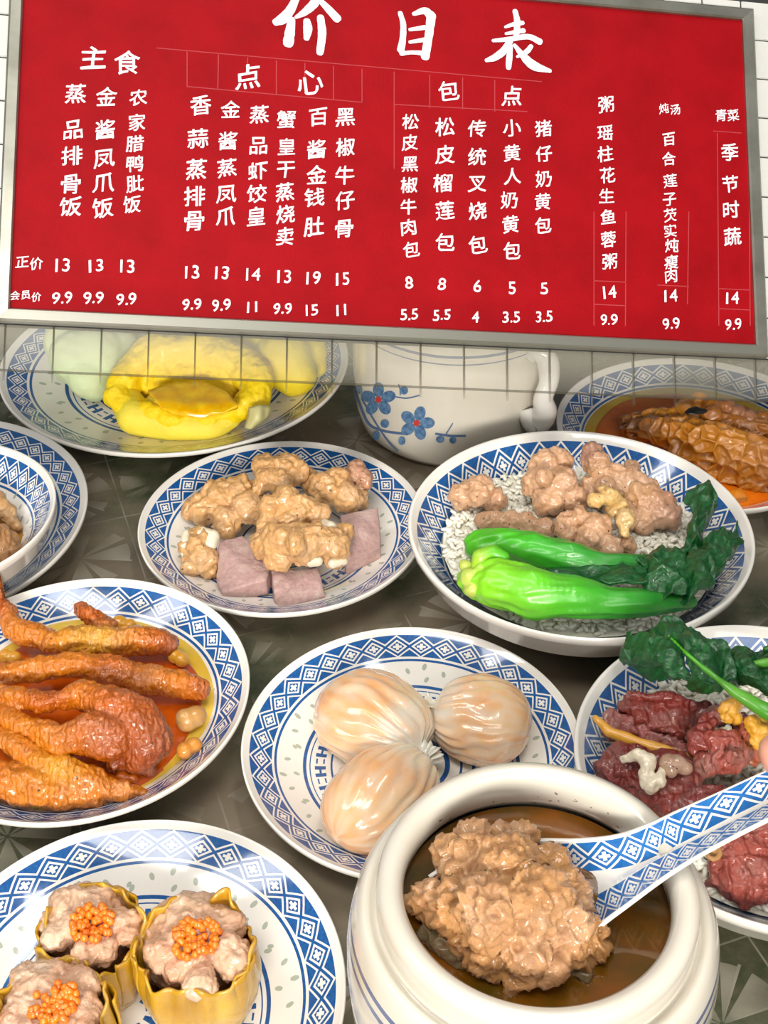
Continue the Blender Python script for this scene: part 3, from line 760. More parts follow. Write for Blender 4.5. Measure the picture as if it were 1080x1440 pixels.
rib('big smooth spare rib at the right of the rice heap', chain([(900, 700, Z+.006, 26, PORK), (925, 715, Z+.004, 28, PINK), (945, 728, Z+.002, 14, PINK)])+[(905, 730, Z, 22), (890, 680, Z+.012, 12), (880, 725, Z+.004, 16)], seed=14)
rib('pale bony spare rib chunk in the middle of the rice heap', [(838, 705, Z+.018, 12, PORK2), (858, 700, Z+.02, 14, PORK2), (850, 690, Z+.02, 10, PORK2), (880, 730, Z+.012, 16, PORK2), (872, 710, Z+.014, 12, PORK2), (878, 748, Z+.008, 10, PORK2), (860, 715, Z+.012, 12, PORK2)], seed=15, amp=.7)
rib('spare rib lying against the upper bok choy stalk', [(795, 735, Z+.006, 18), (815, 728, Z+.010, 16), (840, 740, Z+.008, 22), (830, 760, Z+.004, 20), (860, 770, Z+.002, 18), (885, 765, Z, 14), (800, 750, Z+.004, 14)], seed=16)
rib('flat long spare rib strip behind the upper bok choy stalk', chain([(680, 732, Z-.002, 11), (720, 735, Z, 14), (770, 742, Z+.002, 13)]), seed=17)

# -- bok choy
m_choy = food('bok choy', rough=.3, coat=.25, sss=.1, bscale=120, bmp=.25, var=.22, vscale=60, dark='0d4a12', pale=.15)
m_leaf = food('dark boiled leaf', rough=.28, coat=.3, sss=.0, bscale=220, bmp=.7, var=.5, vscale=60, dark='021a0a', pale=0)
LG, MG, DG, VG = srgb('a8d238'), srgb('4fae1c'), srgb('16701f'), srgb('0a4f20')
YG = srgb('b9c95a')
choy1 = empty('bok_choy', at(700, 770, Z)); tag(choy1, 'upper bright green bok choy stalk with dark leaf laid across the rice', 'vegetable')
blob('stalk', chain([(676, 768, Z+.006, 24, srgb('5cc022')), (705, 764, Z+.010, 24, srgb('49b81c')), (750, 772, Z+.012, 25, srgb('38a81c')), (800, 785, Z+.012, 24, srgb('2a981e')), (850, 797, Z+.010, 20, srgb('1d8420')), (900, 795, Z+.010, 15, DG), (965, 780, Z+.01, 10, DG)], .25), m_choy, MG, parent=choy1, disp=(('n', 60, .001), ('s', 260, .0012)), voxel=.0009)
choy2 = empty('bok_choy', at(700, 830, Z)); tag(choy2, 'lower pale green bok choy with a cut root end in the rice bowl', 'vegetable')
blob('stalk', chain([(672, 815, Z+.010, 28, srgb('86d41e')), (700, 820, Z+.014, 36, srgb('84cc26')), (745, 832, Z+.014, 37, srgb('64c41c')), (800, 840, Z+.012, 32, srgb('44b01c')), (850, 846, Z+.010, 25, srgb('339c1c')), (910, 850, Z+.008, 20, srgb('1f8a1e')), (965, 845, Z+.006, 14, DG)], .25), m_choy, LG, parent=choy2, disp=(('n', 60, .0015), ('s', 240, .0014)), voxel=.0009)
blob('root_end', [(660, 812, Z+.016, 14, YG), (655, 795, Z+.018, 10, YG), (664, 830, Z+.012, 12, YG), (680, 800, Z+.02, 14, srgb('9bd03a'))], m_choy, YG, parent=choy2, disp=(('n', 150, .0012),), voxel=.0009)
blob('curled_stalk', chain([(672, 800, Z+.018, 11, LG), (676, 783, Z+.024, 12, LG), (693, 776, Z+.026, 11, MG), (708, 784, Z+.024, 9, MG), (712, 796, Z+.02, 7, MG)], .3), m_choy, LG, parent=choy2, disp=(('n', 100, .0006),), voxel=.0008)
def leaf(name, rows, seed, parent, spine=False, amp=1):
    return sheet(name, rows, m_leaf, lambda a, b: (VG if (a*7+b*5) % 1 > .16 else srgb('1d7030')), .0004, (16, 16), (('n', 50, .005*amp), ('r', 75, .0048*amp), ('r', 190, .0013*amp), ('n', 500, .0004*amp)), seed, parent)
leaf('leaf', [[(972, 700, Z+.012), (985, 684, Z+.02), (998, 682, Z+.018), (1012, 700, Z+.01)], [(970, 730, Z+.014), (985, 715, Z+.022), (998, 715, Z+.02), (1008, 722, Z+.01)], [(965, 765, Z+.012), (978, 750, Z+.02), (985, 745, Z+.02), (990, 745, Z+.01)], [(960, 790, Z+.008), (975, 780, Z+.016), (985, 775, Z+.014), (990, 770, Z+.006)]], 1, choy1)
leaf('leaf', [[(962, 768, Z+.014), (990, 755, Z+.018), (1020, 750, Z+.014), (1042, 745, Z+.006)], [(962, 790, Z+.016), (990, 785, Z+.024), (1015, 780, Z+.02), (1040, 765, Z+.008)], [(955, 820, Z+.012), (985, 815, Z+.022), (1008, 805, Z+.018), (1025, 790, Z+.008)], [(950, 845, Z+.008), (970, 845, Z+.012), (985, 835, Z+.012), (1000, 820, Z+.004)]], 2, choy1)
leaf('leaf', [[(890, 785, Z+.016), (920, 775, Z+.018), (950, 768, Z+.018), (975, 765, Z+.014)], [(905, 810, Z+.014), (930, 805, Z+.022), (955, 795, Z+.02), (980, 790, Z+.016)], [(900, 830, Z+.010), (930, 828, Z+.014), (955, 825, Z+.016), (985, 825, Z+.012)], [(920, 858, Z+.006), (945, 850, Z+.010), (965, 848, Z+.010), (980, 843, Z+.006)]], 3, choy2)
leaf('leaf', [[(780, 790, Z+.010), (830, 800, Z+.014), (880, 800, Z+.014), (930, 800, Z+.012)], [(770, 805, Z+.012), (830, 815, Z+.016), (880, 822, Z+.016), (930, 825, Z+.012)], [(800, 818, Z+.010), (840, 824, Z+.014), (890, 830, Z+.012), (940, 832, Z+.010)]], 4, choy1, amp=.6)

# -- custard buns
m_bun = food('yellow bun', .55, .0, .3, 250, .5, .25, 60, 'd9a806')
m_porous = food('bun crumb', .5, .1, .1, 320, .6, .3, 120, 'f0b400', pale=.1)
YEL, YEL2 = srgb('ffdc00'), srgb('f2e04a')
bun = empty('custard_bun', at(265, 560, .03)); tag(bun, 'torn open yellow bun with runny custard at the front of its plate', 'bun')
blob('bun_skin', chain([(170, 555, .026, 22, YEL), (190, 585, .022, 26, YEL2), (240, 600, .018, 24, YEL2), (295, 600, .018, 22, YEL2), (325, 585, .022, 18, YEL2)], .3)+[(240, 575, .022, 36, YEL2), (280, 585, .020, 32, YEL2)], m_bun, YEL, parent=bun, voxel=.0016, disp=(('n', 40, .002),))
blob('bun_crumb', chain([(172, 545, .032, 24), (185, 520, .04, 24), (215, 500, .046, 28), (255, 492, .05, 26), (295, 495, .05, 27), (335, 510, .046, 28), (362, 535, .04, 25), (358, 560, .034, 20), (335, 575, .030, 17)], .3)
     + chain([(165, 560, .03, 18), (190, 578, .026, 20), (235, 590, .024, 18), (290, 592, .022, 18), (325, 580, .026, 16)], .3)
     + [(230, 530, .03, 40), (270, 535, .028, 40), (310, 545, .028, 34)], m_porous, YEL, parent=bun, voxel=.0014, disp=(('n', 60, .003), ('r', 110, .0012), ('n', 400, .0006)))
m_cust = simple('runny custard', 'f5b400', .12, coat=.6, var='ffd21e', vscale=120, sss=.2, bmp=.5, bscale=120)
sheet('custard', [[(208, 548, .046), (240, 538, .047), (285, 536, .047), (322, 552, .046)], [(218, 562, .045), (255, 562, .045), (295, 562, .045), (335, 568, .044)], [(225, 572, .043), (258, 578, .042), (295, 578, .042), (325, 576, .042)], [(240, 582, .040), (265, 586, .039), (290, 586, .039), (310, 582, .040)]], m_cust, lambda a, b: YEL, .003, (6, 6), (('n', 120, .0012),), 3, bun)
m_paper = simple('thin waxed paper', 'e6dfa0', .3); m_paper.node_tree.nodes['Principled BSDF'].inputs['Alpha'].default_value = .75
pap = sheet('bun_paper', [[(350, 574, .04), (365, 572, .042), (382, 572, .036)], [(345, 588, .034), (362, 590, .036), (380, 586, .03)], [(342, 600, .028), (355, 602, .028), (374, 590, .026)]], m_paper, lambda a, b: YEL, .0003, (4, 4), (('n', 90, .002),), 3)
tag(pap, 'scrap of pale paper stuck under the torn yellow bun', 'paper')
o = blob('custard_bun', [(400, 505, .038, 45), (430, 495, .036, 34), (385, 480, .04, 44), (415, 525, .030, 34), (445, 515, .026, 18), (330, 470, .04, 40), (280, 465, .04, 40)], m_bun, srgb('e6cf28'), voxel=.002, disp=(('n', 40, .002),), smooth=8)
tag(o, 'whole yellow bun at the right rear of the large plate', 'bun')
o = blob('steamed_bun', [(110, 505, .034, 42), (140, 500, .036, 44), (100, 480, .034, 40), (125, 530, .026, 34), (165, 490, .036, 36), (130, 545, .02, 22), (190, 480, .03, 28)], food('pale bun', .5, 0, .3, 250, .4, .12, 60, 'b8c49a'), srgb('ccd9ac'), voxel=.002, disp=(('n', 40, .002), ('n', 150, .0006)), smooth=8)
tag(o, 'pale greenish white bun at the left of the large plate', 'bun')

# -- sauces
def sauce_mat(name, c1, c2, a=1):
    m, nt, b, g = newmat(name); f = ((tex_noise(g, 45, 4)-.35)*2.5).clamp()
    nt.links.new(mixc(g, f, srgb(c1), srgb(c2)), b.inputs['Base Color']); b.inputs['Roughness'].default_value = .08; b.inputs['Coat Weight'].default_value = .7
    b.inputs['Alpha'].default_value = a; bump(g, b, tex_noise(g, 160, 4), .35, .002); return m
def pool(name, label, cx, cy, R, z, mat, seed, wob=.06, dx=0, dy=0):
    V = [(0, 0, z)]; Fc = []; n = 90
    rings = ((.5, 0), (.85, 0), (.97, -.0002), (1.0, -.0014), (1.0, -.004))
    for t, dz in rings:
        for k in range(n):
            a = 2*math.pi*k/n; w_ = 1+wob*noise.noise(Vector((math.cos(a)*1.7, math.sin(a)*1.7, seed)))
            V.append((R*t*w_*math.cos(a), R*t*w_*math.sin(a), z+dz))
    for k in range(n): Fc.append((0, 1+k, 1+(k+1) % n))
    for i in range(len(rings)-1):
        for k in range(n): Fc.append((1+i*n+k, 1+(i+1)*n+k, 1+(i+1)*n+(k+1) % n, 1+i*n+(k+1) % n))
    o = mesh(name, V, Fc, mat); o.location = (cx+dx, cy+dy, 0); return tag(o, label, 'sauce', kind='stuff')
s_or = sauce_mat('orange chilli sauce', 'b8480a', 'd8620e'); s_yel = sauce_mat('yellow oil film', 'f2bc10', 'f4d460', .8); _b = s_yel.node_tree.nodes['Principled BSDF']; _b.inputs['Roughness'].default_value = .4; _b.inputs['Coat Weight'].default_value = 0; _b.inputs['Specular IOR Level'].default_value = .2
pool('sauce', 'orange brown sauce pooled around the chicken feet', -.163, .490, .0655, .0175, s_or, 2, .05, 0, -.003)
pool('sauce_oil', 'thin yellow oil film at the edge of the chicken feet sauce', -.163, .490, .0705, .0168, s_yel, 5, .07, .001, .002)
s_tr = sauce_mat('tripe sauce', 'e0640a', 'ee8410'); _b = s_tr.node_tree.nodes['Principled BSDF']; _b.inputs['Roughness'].default_value = .35; _b.inputs['Coat Weight'].default_value = .05; _b.inputs['Specular IOR Level'].default_value = .2
pool('sauce', 'bright orange sauce around the honeycomb tripe', .2159, .7444, .071, .0180, s_tr, 8, .05, 0, -.004)
pool('sauce_oil', 'yellow oil film behind the tripe sauce', .2159, .7444, .079, .0168, s_yel, 9, .06, 0, .001)
pool('sauce', 'thin brown broth in the small bowl at left edge', -.2697, .6071, .052, .036, sauce_mat('stew sauce', '9a6a20', 'b88434'), 11, .03)

# -- chicken feet
m_foot = food('braised chicken skin', .25, .6, .1, 300, .75, .5, 110, '5a1e04', stripes=110, pale=.15, spot=('2a1006', 380, .75))
OR, OB, OY, RB = srgb('d2780e'), srgb('b85808'), srgb('dc9c20'), srgb('93400a')
fd = (('n', 90, .0018), ('n', 260, .0012), ('r', 450, .0007))
def foot(label, balls, seed):
    return tag(blob('chicken_foot', balls, m_foot, OR, voxel=.0009, disp=fd, seed=seed), label, 'chicken foot')
def fp(x, y, z, r, c): return (x/2.842, 800+y/2.842, z, r/2.842, c)
foot('chicken foot with yellow skin lying across the back of its plate',
     chain([fp(-60, 120, .03, 42, OB), fp(20, 165, .034, 42, OB), (18, 882, .034, 15, OR), fp(110, 265, .032, 52, OR), fp(200, 285, .032, 48, OR)], .35)
     + chain([fp(320, 160, .036, 34, OB), fp(370, 190, .036, 40, OB), fp(430, 235, .034, 44, OB)], .35)
     + chain([fp(215, 290, .036, 44, OR), fp(300, 290, .034, 60, OY), fp(420, 290, .034, 62, OY), fp(540, 285, .032, 58, OR), fp(640, 290, .030, 55, OB), fp(668, 300, .028, 48, RB)], .3), 1)
foot('slender chicken foot stretched level across the middle of its plate',
     chain([fp(-40, 425, .036, 46, OR), fp(80, 415, .036, 48, OR), fp(200, 395, .038, 52, OR), fp(330, 385, .038, 58, OR), fp(450, 410, .036, 66, OB), fp(600, 445, .032, 62, OR), fp(720, 460, .030, 55, OR), fp(800, 480, .026, 42, OB)], .3), 2)
foot('plump chicken foot with a wide brown pad in the centre of its plate',
     chain([fp(-30, 480, .040, 34, OR), fp(60, 510, .042, 42, OR), fp(160, 535, .044, 42, OB), fp(240, 520, .044, 46, OB), fp(330, 500, .044, 55, OR), fp(430, 540, .044, 80, OB), fp(540, 600, .040, 100, OB), fp(590, 690, .032, 100, RB), fp(560, 745, .026, 80, RB)], .3)
     + chain([fp(-30, 560, .036, 40, OR), fp(60, 610, .038, 46, OR), fp(150, 650, .038, 52, OR), fp(250, 690, .038, 64, OR), fp(350, 660, .04, 90, OB), fp(450, 670, .038, 100, RB)], .3) + [fp(590, 800, .02, 40, RB), fp(470, 760, .024, 60, RB)], 3)
foot('chicken foot with folded orange skin at the front of its plate',
     chain([fp(-30, 640, .034, 40, OR), fp(50, 700, .034, 46, OR), fp(140, 760, .032, 52, OR), fp(250, 815, .030, 70, OY), fp(350, 850, .026, 66, OR), fp(450, 890, .022, 44, OR), fp(560, 895, .020, 30, OR)], .3)
     + chain([fp(-40, 840, .026, 80, OB), fp(60, 860, .026, 84, OR), fp(180, 880, .026, 80, OR), fp(290, 905, .022, 62, OR), fp(400, 920, .018, 40, OR)], .3), 4)
m_nut = food('soy braised peanut', .22, .6, .2, 200, .2, .2, 80, '8a4a10')
def nut(label, balls, seed): return tag(blob('peanut', balls, m_nut, srgb('c08a4a'), voxel=.0008, disp=(('n', 100, .0008),), seed=seed), label, 'peanut')
nut('peanut at the upper right of the chicken feet plate, beside the yellow foot', [fp(700, 350, .022, 32, OY), fp(725, 365, .022, 32, OY)], 1)
nut('largest pale peanut near the right edge of the chicken feet sauce', [fp(745, 605, .022, 50, srgb('c89a5c')), fp(780, 590, .022, 48, srgb('b98848'))], 2)
nut('orange peanut below the largest pale one in the sauce', [fp(740, 725, .021, 38, srgb('d08a34')), fp(775, 705, .021, 36, srgb('d08a34'))], 3)
nut('peanut half hidden at the left frame edge behind the chicken feet', [fp(20, 350, .028, 30, OY), fp(60, 355, .028, 28, OY)], 4)
nut('peanut peeking out behind the yellow skinned foot', [fp(480, 215, .02, 32, OY), fp(520, 225, .02, 28, OY)], 5)
nut('small peanut under the front edge of the wide brown pad', [fp(490, 835, .018, 32, OB), fp(530, 840, .018, 26, OB)], 6)

# -- tripe
m_tripe = food('honeycomb tripe', .22, .7, .15, 250, .5, .4, 90, '6a2a04')
TR, TD = srgb('c8821e'), srgb('a8640f')
o = blob('honeycomb_tripe', chain([(885, 605, .026, 15, TD), (920, 605, .034, 22, TD), (960, 610, .038, 28, TR), (1000, 622, .04, 32, TR), (1040, 635, .038, 34, TR), (1080, 650, .034, 34, TD), (1120, 660, .03, 30, TD)], .3)
    + chain([(960, 640, .026, 24, TD), (1010, 655, .024, 28, TR), (1060, 672, .022, 26, TD), (1100, 680, .02, 24, TD)], .3), m_tripe, TR, voxel=.0009, disp=(('c', 98, .0048), ('n', 300, .0005)), seed=3)
tag(o, 'long piece of orange honeycomb tripe across the front of its plate', 'tripe')
o = blob('honeycomb_tripe', chain([(875, 592, .026, 9, TD), (920, 585, .036, 14, TR), (960, 588, .040, 18, TR), (1010, 595, .042, 20, TD), (1060, 605, .04, 20, TD), (1100, 612, .036, 20, TD)], .3), m_tripe, TR, voxel=.0009, disp=(('c', 120, .003), ('n', 300, .0005)), seed=5)
tag(o, 'narrow strip of honeycomb tripe behind the long front piece', 'tripe')
o = blob('folded_tripe', [(965, 572, .048, 14, TR), (985, 562, .052, 13, TR), (1000, 570, .052, 15, TD), (1020, 572, .05, 13, srgb('b8784a')), (1035, 580, .048, 13, srgb('b87a50')), (1052, 588, .046, 12, srgb('b87a50')), (1000, 585, .05, 15, TD), (1070, 590, .042, 12, TD)], m_tripe, TR, voxel=.0009, disp=(('n', 120, .002), ('n', 300, .0008)), seed=6)
tag(o, 'crumpled knob of tripe topping the orange heap', 'tripe')
o = sheet('black_bean_skin', [[(962, 578, .060), (975, 572, .062), (996, 575, .061)], [(966, 583, .059), (978, 582, .060), (994, 581, .059)]], simple('black skin', '1c1a18', .3, coat=.5), lambda a, b: VG, .0008, (4, 4), (('n', 300, .001),), 1)
tag(o, 'small black scrap lying on the crumpled tripe', 'garnish')
for k, (lab, q) in enumerate((('orange carrot chunk in the tripe sauce beside the rice bowl rim', [(985, 665), (1000, 660), (1008, 672), (995, 680)]), ('larger carrot chunk in the tripe sauce at the right frame edge', [(1022, 690), (1042, 685), (1052, 698), (1030, 702)]))):
    o = slab('carrot_chunk', [(x, y, .022) for x, y in q], .008, food('carrot %d' % k, .25, .5, .2, 300, .2, .2, 80, 'b04c08'), srgb('e08a1c'), voxel=.0008, disp=(), smooth=3); tag(o, lab, 'carrot')

# -- stew in the small left bowl
m_stew = food('stewed noodle meat', .3, .6, .15, 350, .8, .4, 120, '6a4010')
for k, (lab, balls) in enumerate((
    ('pale brown stew strip at the back of the small left bowl', chain([(-40, 700, .046, 18), (-10, 705, .048, 18), (10, 720, .046, 13), (22, 740, .04, 9)], .3)),
    ('ragged brown stew lump at the front of the small left bowl', chain([(-50, 750, .05, 26), (-15, 755, .05, 24), (12, 762, .044, 15), (20, 775, .04, 10)], .3)+[(0, 780, .04, 14), (-30, 785, .042, 20)]))):
    o = blob('stewed_meat', balls, m_stew, srgb('b8824a') if k else srgb('c89a62'), disp=(('n', 150, .003), ('r', 350, .0012)), seed=20+k, voxel=.001); tag(o, lab, 'meat')

# -- shrimp dumplings
def dumpling_mat():
    m, nt, b, g = newmat('translucent dumpling skin'); a = g.n('ShaderNodeAttribute', attribute_name='Col')
    nt.links.new(a.outputs['Color'], b.inputs['Base Color']); b.inputs['Roughness'].default_value = .2; b.inputs['Coat Weight'].default_value = .8; b.inputs['Coat Roughness'].default_value = .06
    b.inputs['Subsurface Weight'].default_value = .5; b.inputs['Subsurface Scale'].default_value = .006; b.inputs['Subsurface Radius'].default_value = (1, .6, .4)
    bump(g, b, tex_noise(g, 120, 5), .3, .0015); return m
m_dump = dumpling_mat()
def dumpling(label, c, gather, wpx, seed, half=.021, zc=.024, kr=19, back=.8):
    C = at(c[0], c[1], zc); Gp = at(gather[0], gather[1], zc+.002); a = (Gp-C); La = a.length; a.normalize()
    up = Vector((0, 0, 1)); s = up.cross(a).normalized(); up = a.cross(s); Lb = wpx*.5*mpp(C); Lc = half
    prof = [(1.16, .30, 1), (1.10, .26, 1), (1.02, .17, 1), (.95, .22, .8)]
    for k in range(1, 26):
        th = .42+(math.pi-.42)*k/25; prof.append((math.cos(th)*(1 if th < 1.57 else .95), math.sin(th)**.85, max(0, 1-th/1.2)))
    n = 120; V, Fc, cols = [], [], []; wc, pc = np.array(srgb('e2d9c8')), np.array(srgb('eaa058')); pc2 = np.array(srgb('ecc08a'))
    for i, (l, r, wgt) in enumerate(prof):
        for k in range(n):
            f = 2*math.pi*k/n; tw = f+.35*l
            env = math.exp(-max(0, (1-l))/.9)
            tw += .25*noise.noise(Vector((l*2, f*1.5, seed)))
            rg = 1+(.12*abs(math.sin(kr*.5*tw+seed))-.06)*env*(1.2+1.2*noise.noise(Vector((math.cos(f)*3, math.sin(f)*3, seed*2))))+.05*noise.noise(Vector((l*3, math.cos(f)*2, math.sin(f)*2+seed)))
            if i < 3: rg = .8+.35*math.sin(kr*.5*tw+seed)
            rr = r*rg; z = math.sin(f)*rr*Lc
            p = C+a*(l*La*(1 if l > 0 else back))+s*(math.cos(f)*rr*Lb)+up*z
            p.z = max(p.z, .0078)
            V.append(p-C); q = min(1, wgt*1.0+max(0, (.25-abs(math.sin(kr*.5*tw+seed))))*env*1.5)
            nz = noise.noise(Vector((l*2.5, math.cos(f)*2, math.sin(f)*2+seed))); body = pc*(.5+.8*nz)+pc2*(.5-.8*nz); q = min(1, q+.32+.45*noise.noise(Vector((l*4, math.cos(f)*5, math.sin(f)*5+seed))))
            low = max(0, -math.sin(f))*.5; q = min(1, max(q, low))
            cols.append(wc*q+body*(1-q))
    for i in range(len(prof)-1):
        for k in range(n): Fc.append((i*n+k, i*n+(k+1) % n, (i+1)*n+(k+1) % n, (i+1)*n+k))
    Fc += [tuple(range(n)), tuple(range((len(prof)-1)*n, len(prof)*n))[::-1]]
    o = mesh('shrimp_dumpling', V, Fc, m_dump, cols=cols); o.location = C
    bm = bmesh.new(); bm.from_mesh(o.data); bmesh.ops.recalc_face_normals(bm, faces=bm.faces); bm.to_mesh(o.data); bm.free()
    return tag(o, label, 'dumpling')
dumpling('translucent shrimp dumpling at the left rear of its plate', (516, 1006), (590, 1060), 150, 1, back=.72)
dumpling('translucent shrimp dumpling at the right rear touching the jar rim', (684, 1014), (608, 995), 136, 2, back=.85)
dumpling('translucent shrimp dumpling nearest the soup jar at the front of its plate', (528, 1128), (598, 1066), 138, 3, back=.8)

# -- siu mai
m_wrap = food('yellow wonton skin', .26, .6, .15, 110, .5, .45, 60, '8a5c04')
m_fill = food('pork filling', .26, .7, .15, 260, .9, .4, 110, 'b0703c', pale=.7)
m_roe = simple('orange roe', 'ff8c1e', .2, coat=.6, var='f06a10', vscale=300, sss=.2)
def siumai(label, c, rpx, ztop, seed, hgt=.037):
    C = at(c[0], c[1], ztop); r = rpx*mpp(C); o = empty('pork_dumpling', (C.x, C.y, .0075)); tag(o, label, 'dumpling'); rg = random.Random(seed)
    n, mrow = 140, 18; V, Fc, cols = [], [], []; H = ztop-.0075
    for i in range(mrow):
        t = i/(mrow-1)
        for k in range(n):
            a = 2*math.pi*k/n; b = (.78+.26*math.sin(t*2.4+.2)) if t < .85 else (.78+.26*math.sin(.85*2.4+.2))-.1*(t-.85)
            ruf = .075*noise.noise(Vector((math.cos(a)*3.4, math.sin(a)*3.4, seed+t*.8)))*2*(.3+t) + .035*abs(math.sin(a*5.5+seed+2*noise.noise(Vector((math.cos(a)*2, math.sin(a)*2, seed)))))*(.4+t)
            edge = -.002*t**3+t**3*.0045*noise.noise(Vector((math.cos(a)*2.6, math.sin(a)*2.6, seed+5)))*1.8
            rr = r*(b+ruf); V.append((rr*math.cos(a), rr*math.sin(a), H*t+edge*1.2+.002*t))
            q = .5+.5*noise.noise(Vector((math.cos(a)*2, math.sin(a)*2, t*2+seed)))
            cols.append([x*q+y*(1-q) for x, y in zip(srgb('dcb02c'), srgb('a87408'))])
    for i in range(mrow-1):
        for k in range(n): Fc.append((i*n+k, i*n+(k+1) % n, (i+1)*n+(k+1) % n, (i+1)*n+k))
    Fc.append(tuple(range(n))[::-1])
    wr = mesh('wrapper', V, Fc, m_wrap, o, cols=cols); s = wr.modifiers.new('thickness', 'SOLIDIFY'); s.thickness = .0011; s.offset = 0
    for k in range(7):      # overlapping folds of skin down the outside
        a0 = rg.random()*6.283; rows = []; V, Fc, cols = [], [], []; wd = rg.uniform(.28, .45)
        for i in range(11):
            t = .12+i/10*(.85+rg.random()*.02)
            for j in range(9):
                a = a0+wd*(j/8-.5); b = .78+.26*math.sin(min(t, .85)*2.4+.2); lift = .07+.07*math.cos((j/8-.5)*3.0)+.03*noise.noise(Vector((t*3, j*.5, seed+k)))
                rr = r*(b+lift*(.3+.7*t)); V.append((rr*math.cos(a), rr*math.sin(a), H*t)); cols.append(srgb('c89a18') if j in (0, 8) else srgb('b98a14'))
        for i in range(10):
            for j in range(8): Fc.append((i*9+j, i*9+j+1, (i+1)*9+j+1, (i+1)*9+j))
        fo = mesh('skin_fold', V, Fc, m_wrap, o, cols=cols); s = fo.modifiers.new('thickness', 'SOLIDIFY'); s.thickness = .001
    balls = [(c[0]+rpx*.74*math.cos(a)*rr, c[1]+1+rpx*.64*math.sin(a)*rr, ztop-.003+rg.uniform(-.0015, .002), rpx*rg.uniform(.24, .34), srgb(rg.choice(('dcae8c', 'e6c4a4', 'd49c78')))) for rr in (.5, .8, 1.05) for a in [rg.random()*6.283 for _ in range(9)]]
    balls += [(c[0], c[1]+2, ztop-.0175, rpx*.94)+(srgb('d8a884'),)]
    fo = blob('filling', balls, m_fill, srgb('d8a884'), parent=o, voxel=.0009, disp=(('n', 200, .0016), ('r', 420, .0010)), seed=seed)
    iv, ifc = ico(1); V, Fc = [], []; fv = np.array([v.co[:] for v in fo.data.vertices])
    for _ in range(80):
        rr, a = math.sqrt(rg.random())*.42*r, rg.random()*6.283; q = 1-(rr/(.4*r))**2
        cc = np.array((rr*math.cos(a)+.06*r, rr*math.sin(a)-.02*r, 0)); near = fv[((fv[:, :2]-cc[:2])**2).sum(1) < .0012**2]; cc[2] = (near[:, 2].max() if len(near) else H)+.0008+q*.0012*rg.random()
        k = len(V); V += list(iv*.0019+cc); Fc += [tuple(i+k for i in f) for f in ifc]
    e = mesh('roe', V, Fc, m_roe, o); e['kind'] = 'stuff'
    return o
siumai('yellow pork dumpling with orange roe at the back of its plate', (128, 1305), 70, .046, 1)
siumai('largest yellow pork dumpling with orange roe, nearest the soup jar', (273, 1328), 80, .050, 2)
siumai('yellow pork dumpling with roe at the lower left corner of the frame', (74, 1420), 80, .048, 3)

# -- cured duck
m_duck = food('cured duck meat', .3, .45, .06, 260, 1.0, .6, 110, '34080a', pale=.22, stripes=70)
m_fat = food('golden duck skin', .25, .6, .2, 250, .5, .3, 80, 'a8640c')
M1, M2, FT = srgb('802c22'), srgb('9c4638'), srgb('e0a432')
def dp(x, y, z): return (780+x/3, 850+y/3, z)
def duck(label, out, th, seed, col=M1, cols=None, mat=None): return tag(slab('duck_slice', [dp(*q) for q in out], th, mat or m_duck, col, seed=seed, voxel=.0009, disp=(('n', 80, .0022), ('r', 150, .0018), ('s', 420, .0012), ('n', 500, .0004)), cols=cols), label, 'duck')
Zd = .050
o = duck('thick maroon duck slice below the leafy greens', [(290, 365, Zd+.016), (400, 370, Zd+.018), (520, 375, Zd+.018), (640, 405, Zd+.014), (690, 440, Zd+.012), (620, 500, Zd+.008), (540, 550, Zd+.006), (440, 520, Zd+.006), (340, 480, Zd+.008), (265, 430, Zd+.008)], .012, 1)
o = duck('flat duck slice with a golden fat edge reaching over the bowl rim', [(225, 430, Zd+.006), (330, 480, Zd+.007), (450, 540, Zd+.007), (580, 570, Zd+.006), (585, 640, Zd+.002), (480, 620, Zd+.001), (330, 575, Zd+.001), (200, 520, Zd+.003)], .007, 2, srgb('94504a'))
blob('fat_edge', chain([dp(172, 478, Zd+.005)+(5.5,), dp(230, 540, Zd+.003)+(8,), dp(340, 578, Zd+.002)+(9,), dp(450, 612, Zd+.002)+(9,), dp(585, 655, Zd+.002)+(7,)], .3), m_fat, FT, parent=o, voxel=.0008, disp=(('n', 150, .0008),))
o = duck('round dark duck piece with exposed pale bone near the jar', [(230, 595, Zd+.004), (320, 580, Zd+.007), (450, 600, Zd+.007), (580, 640, Zd+.006), (640, 720, Zd+.005), (620, 800, Zd+.003), (480, 850, Zd+.001), (380, 790, Zd+.002), (240, 710, Zd), (175, 660, Zd)], .013, 3)
blob('bone', chain([dp(290, 655, Zd+.010)+(7,), dp(350, 640, Zd+.013)+(10,), dp(395, 665, Zd+.012)+(11,), dp(385, 720, Zd+.009)+(10,), dp(400, 765, Zd+.007)+(13,)], .3)+chain([dp(400, 740, Zd+.009)+(9,), dp(445, 745, Zd+.009)+(8,), dp(460, 690, Zd+.010)+(7,)], .3), m_bone, srgb('d9c49a'), parent=o, voxel=.0007, disp=(('n', 200, .0016), ('n', 500, .0006)))
blob('joint', [dp(480, 670, Zd+.012)+(14,), dp(520, 670, Zd+.012)+(14,), dp(545, 690, Zd+.010)+(12,), dp(490, 700, Zd+.010)+(11,)], m_pork, srgb('b09078'), parent=o, voxel=.0008, disp=(('n', 150, .0008),))
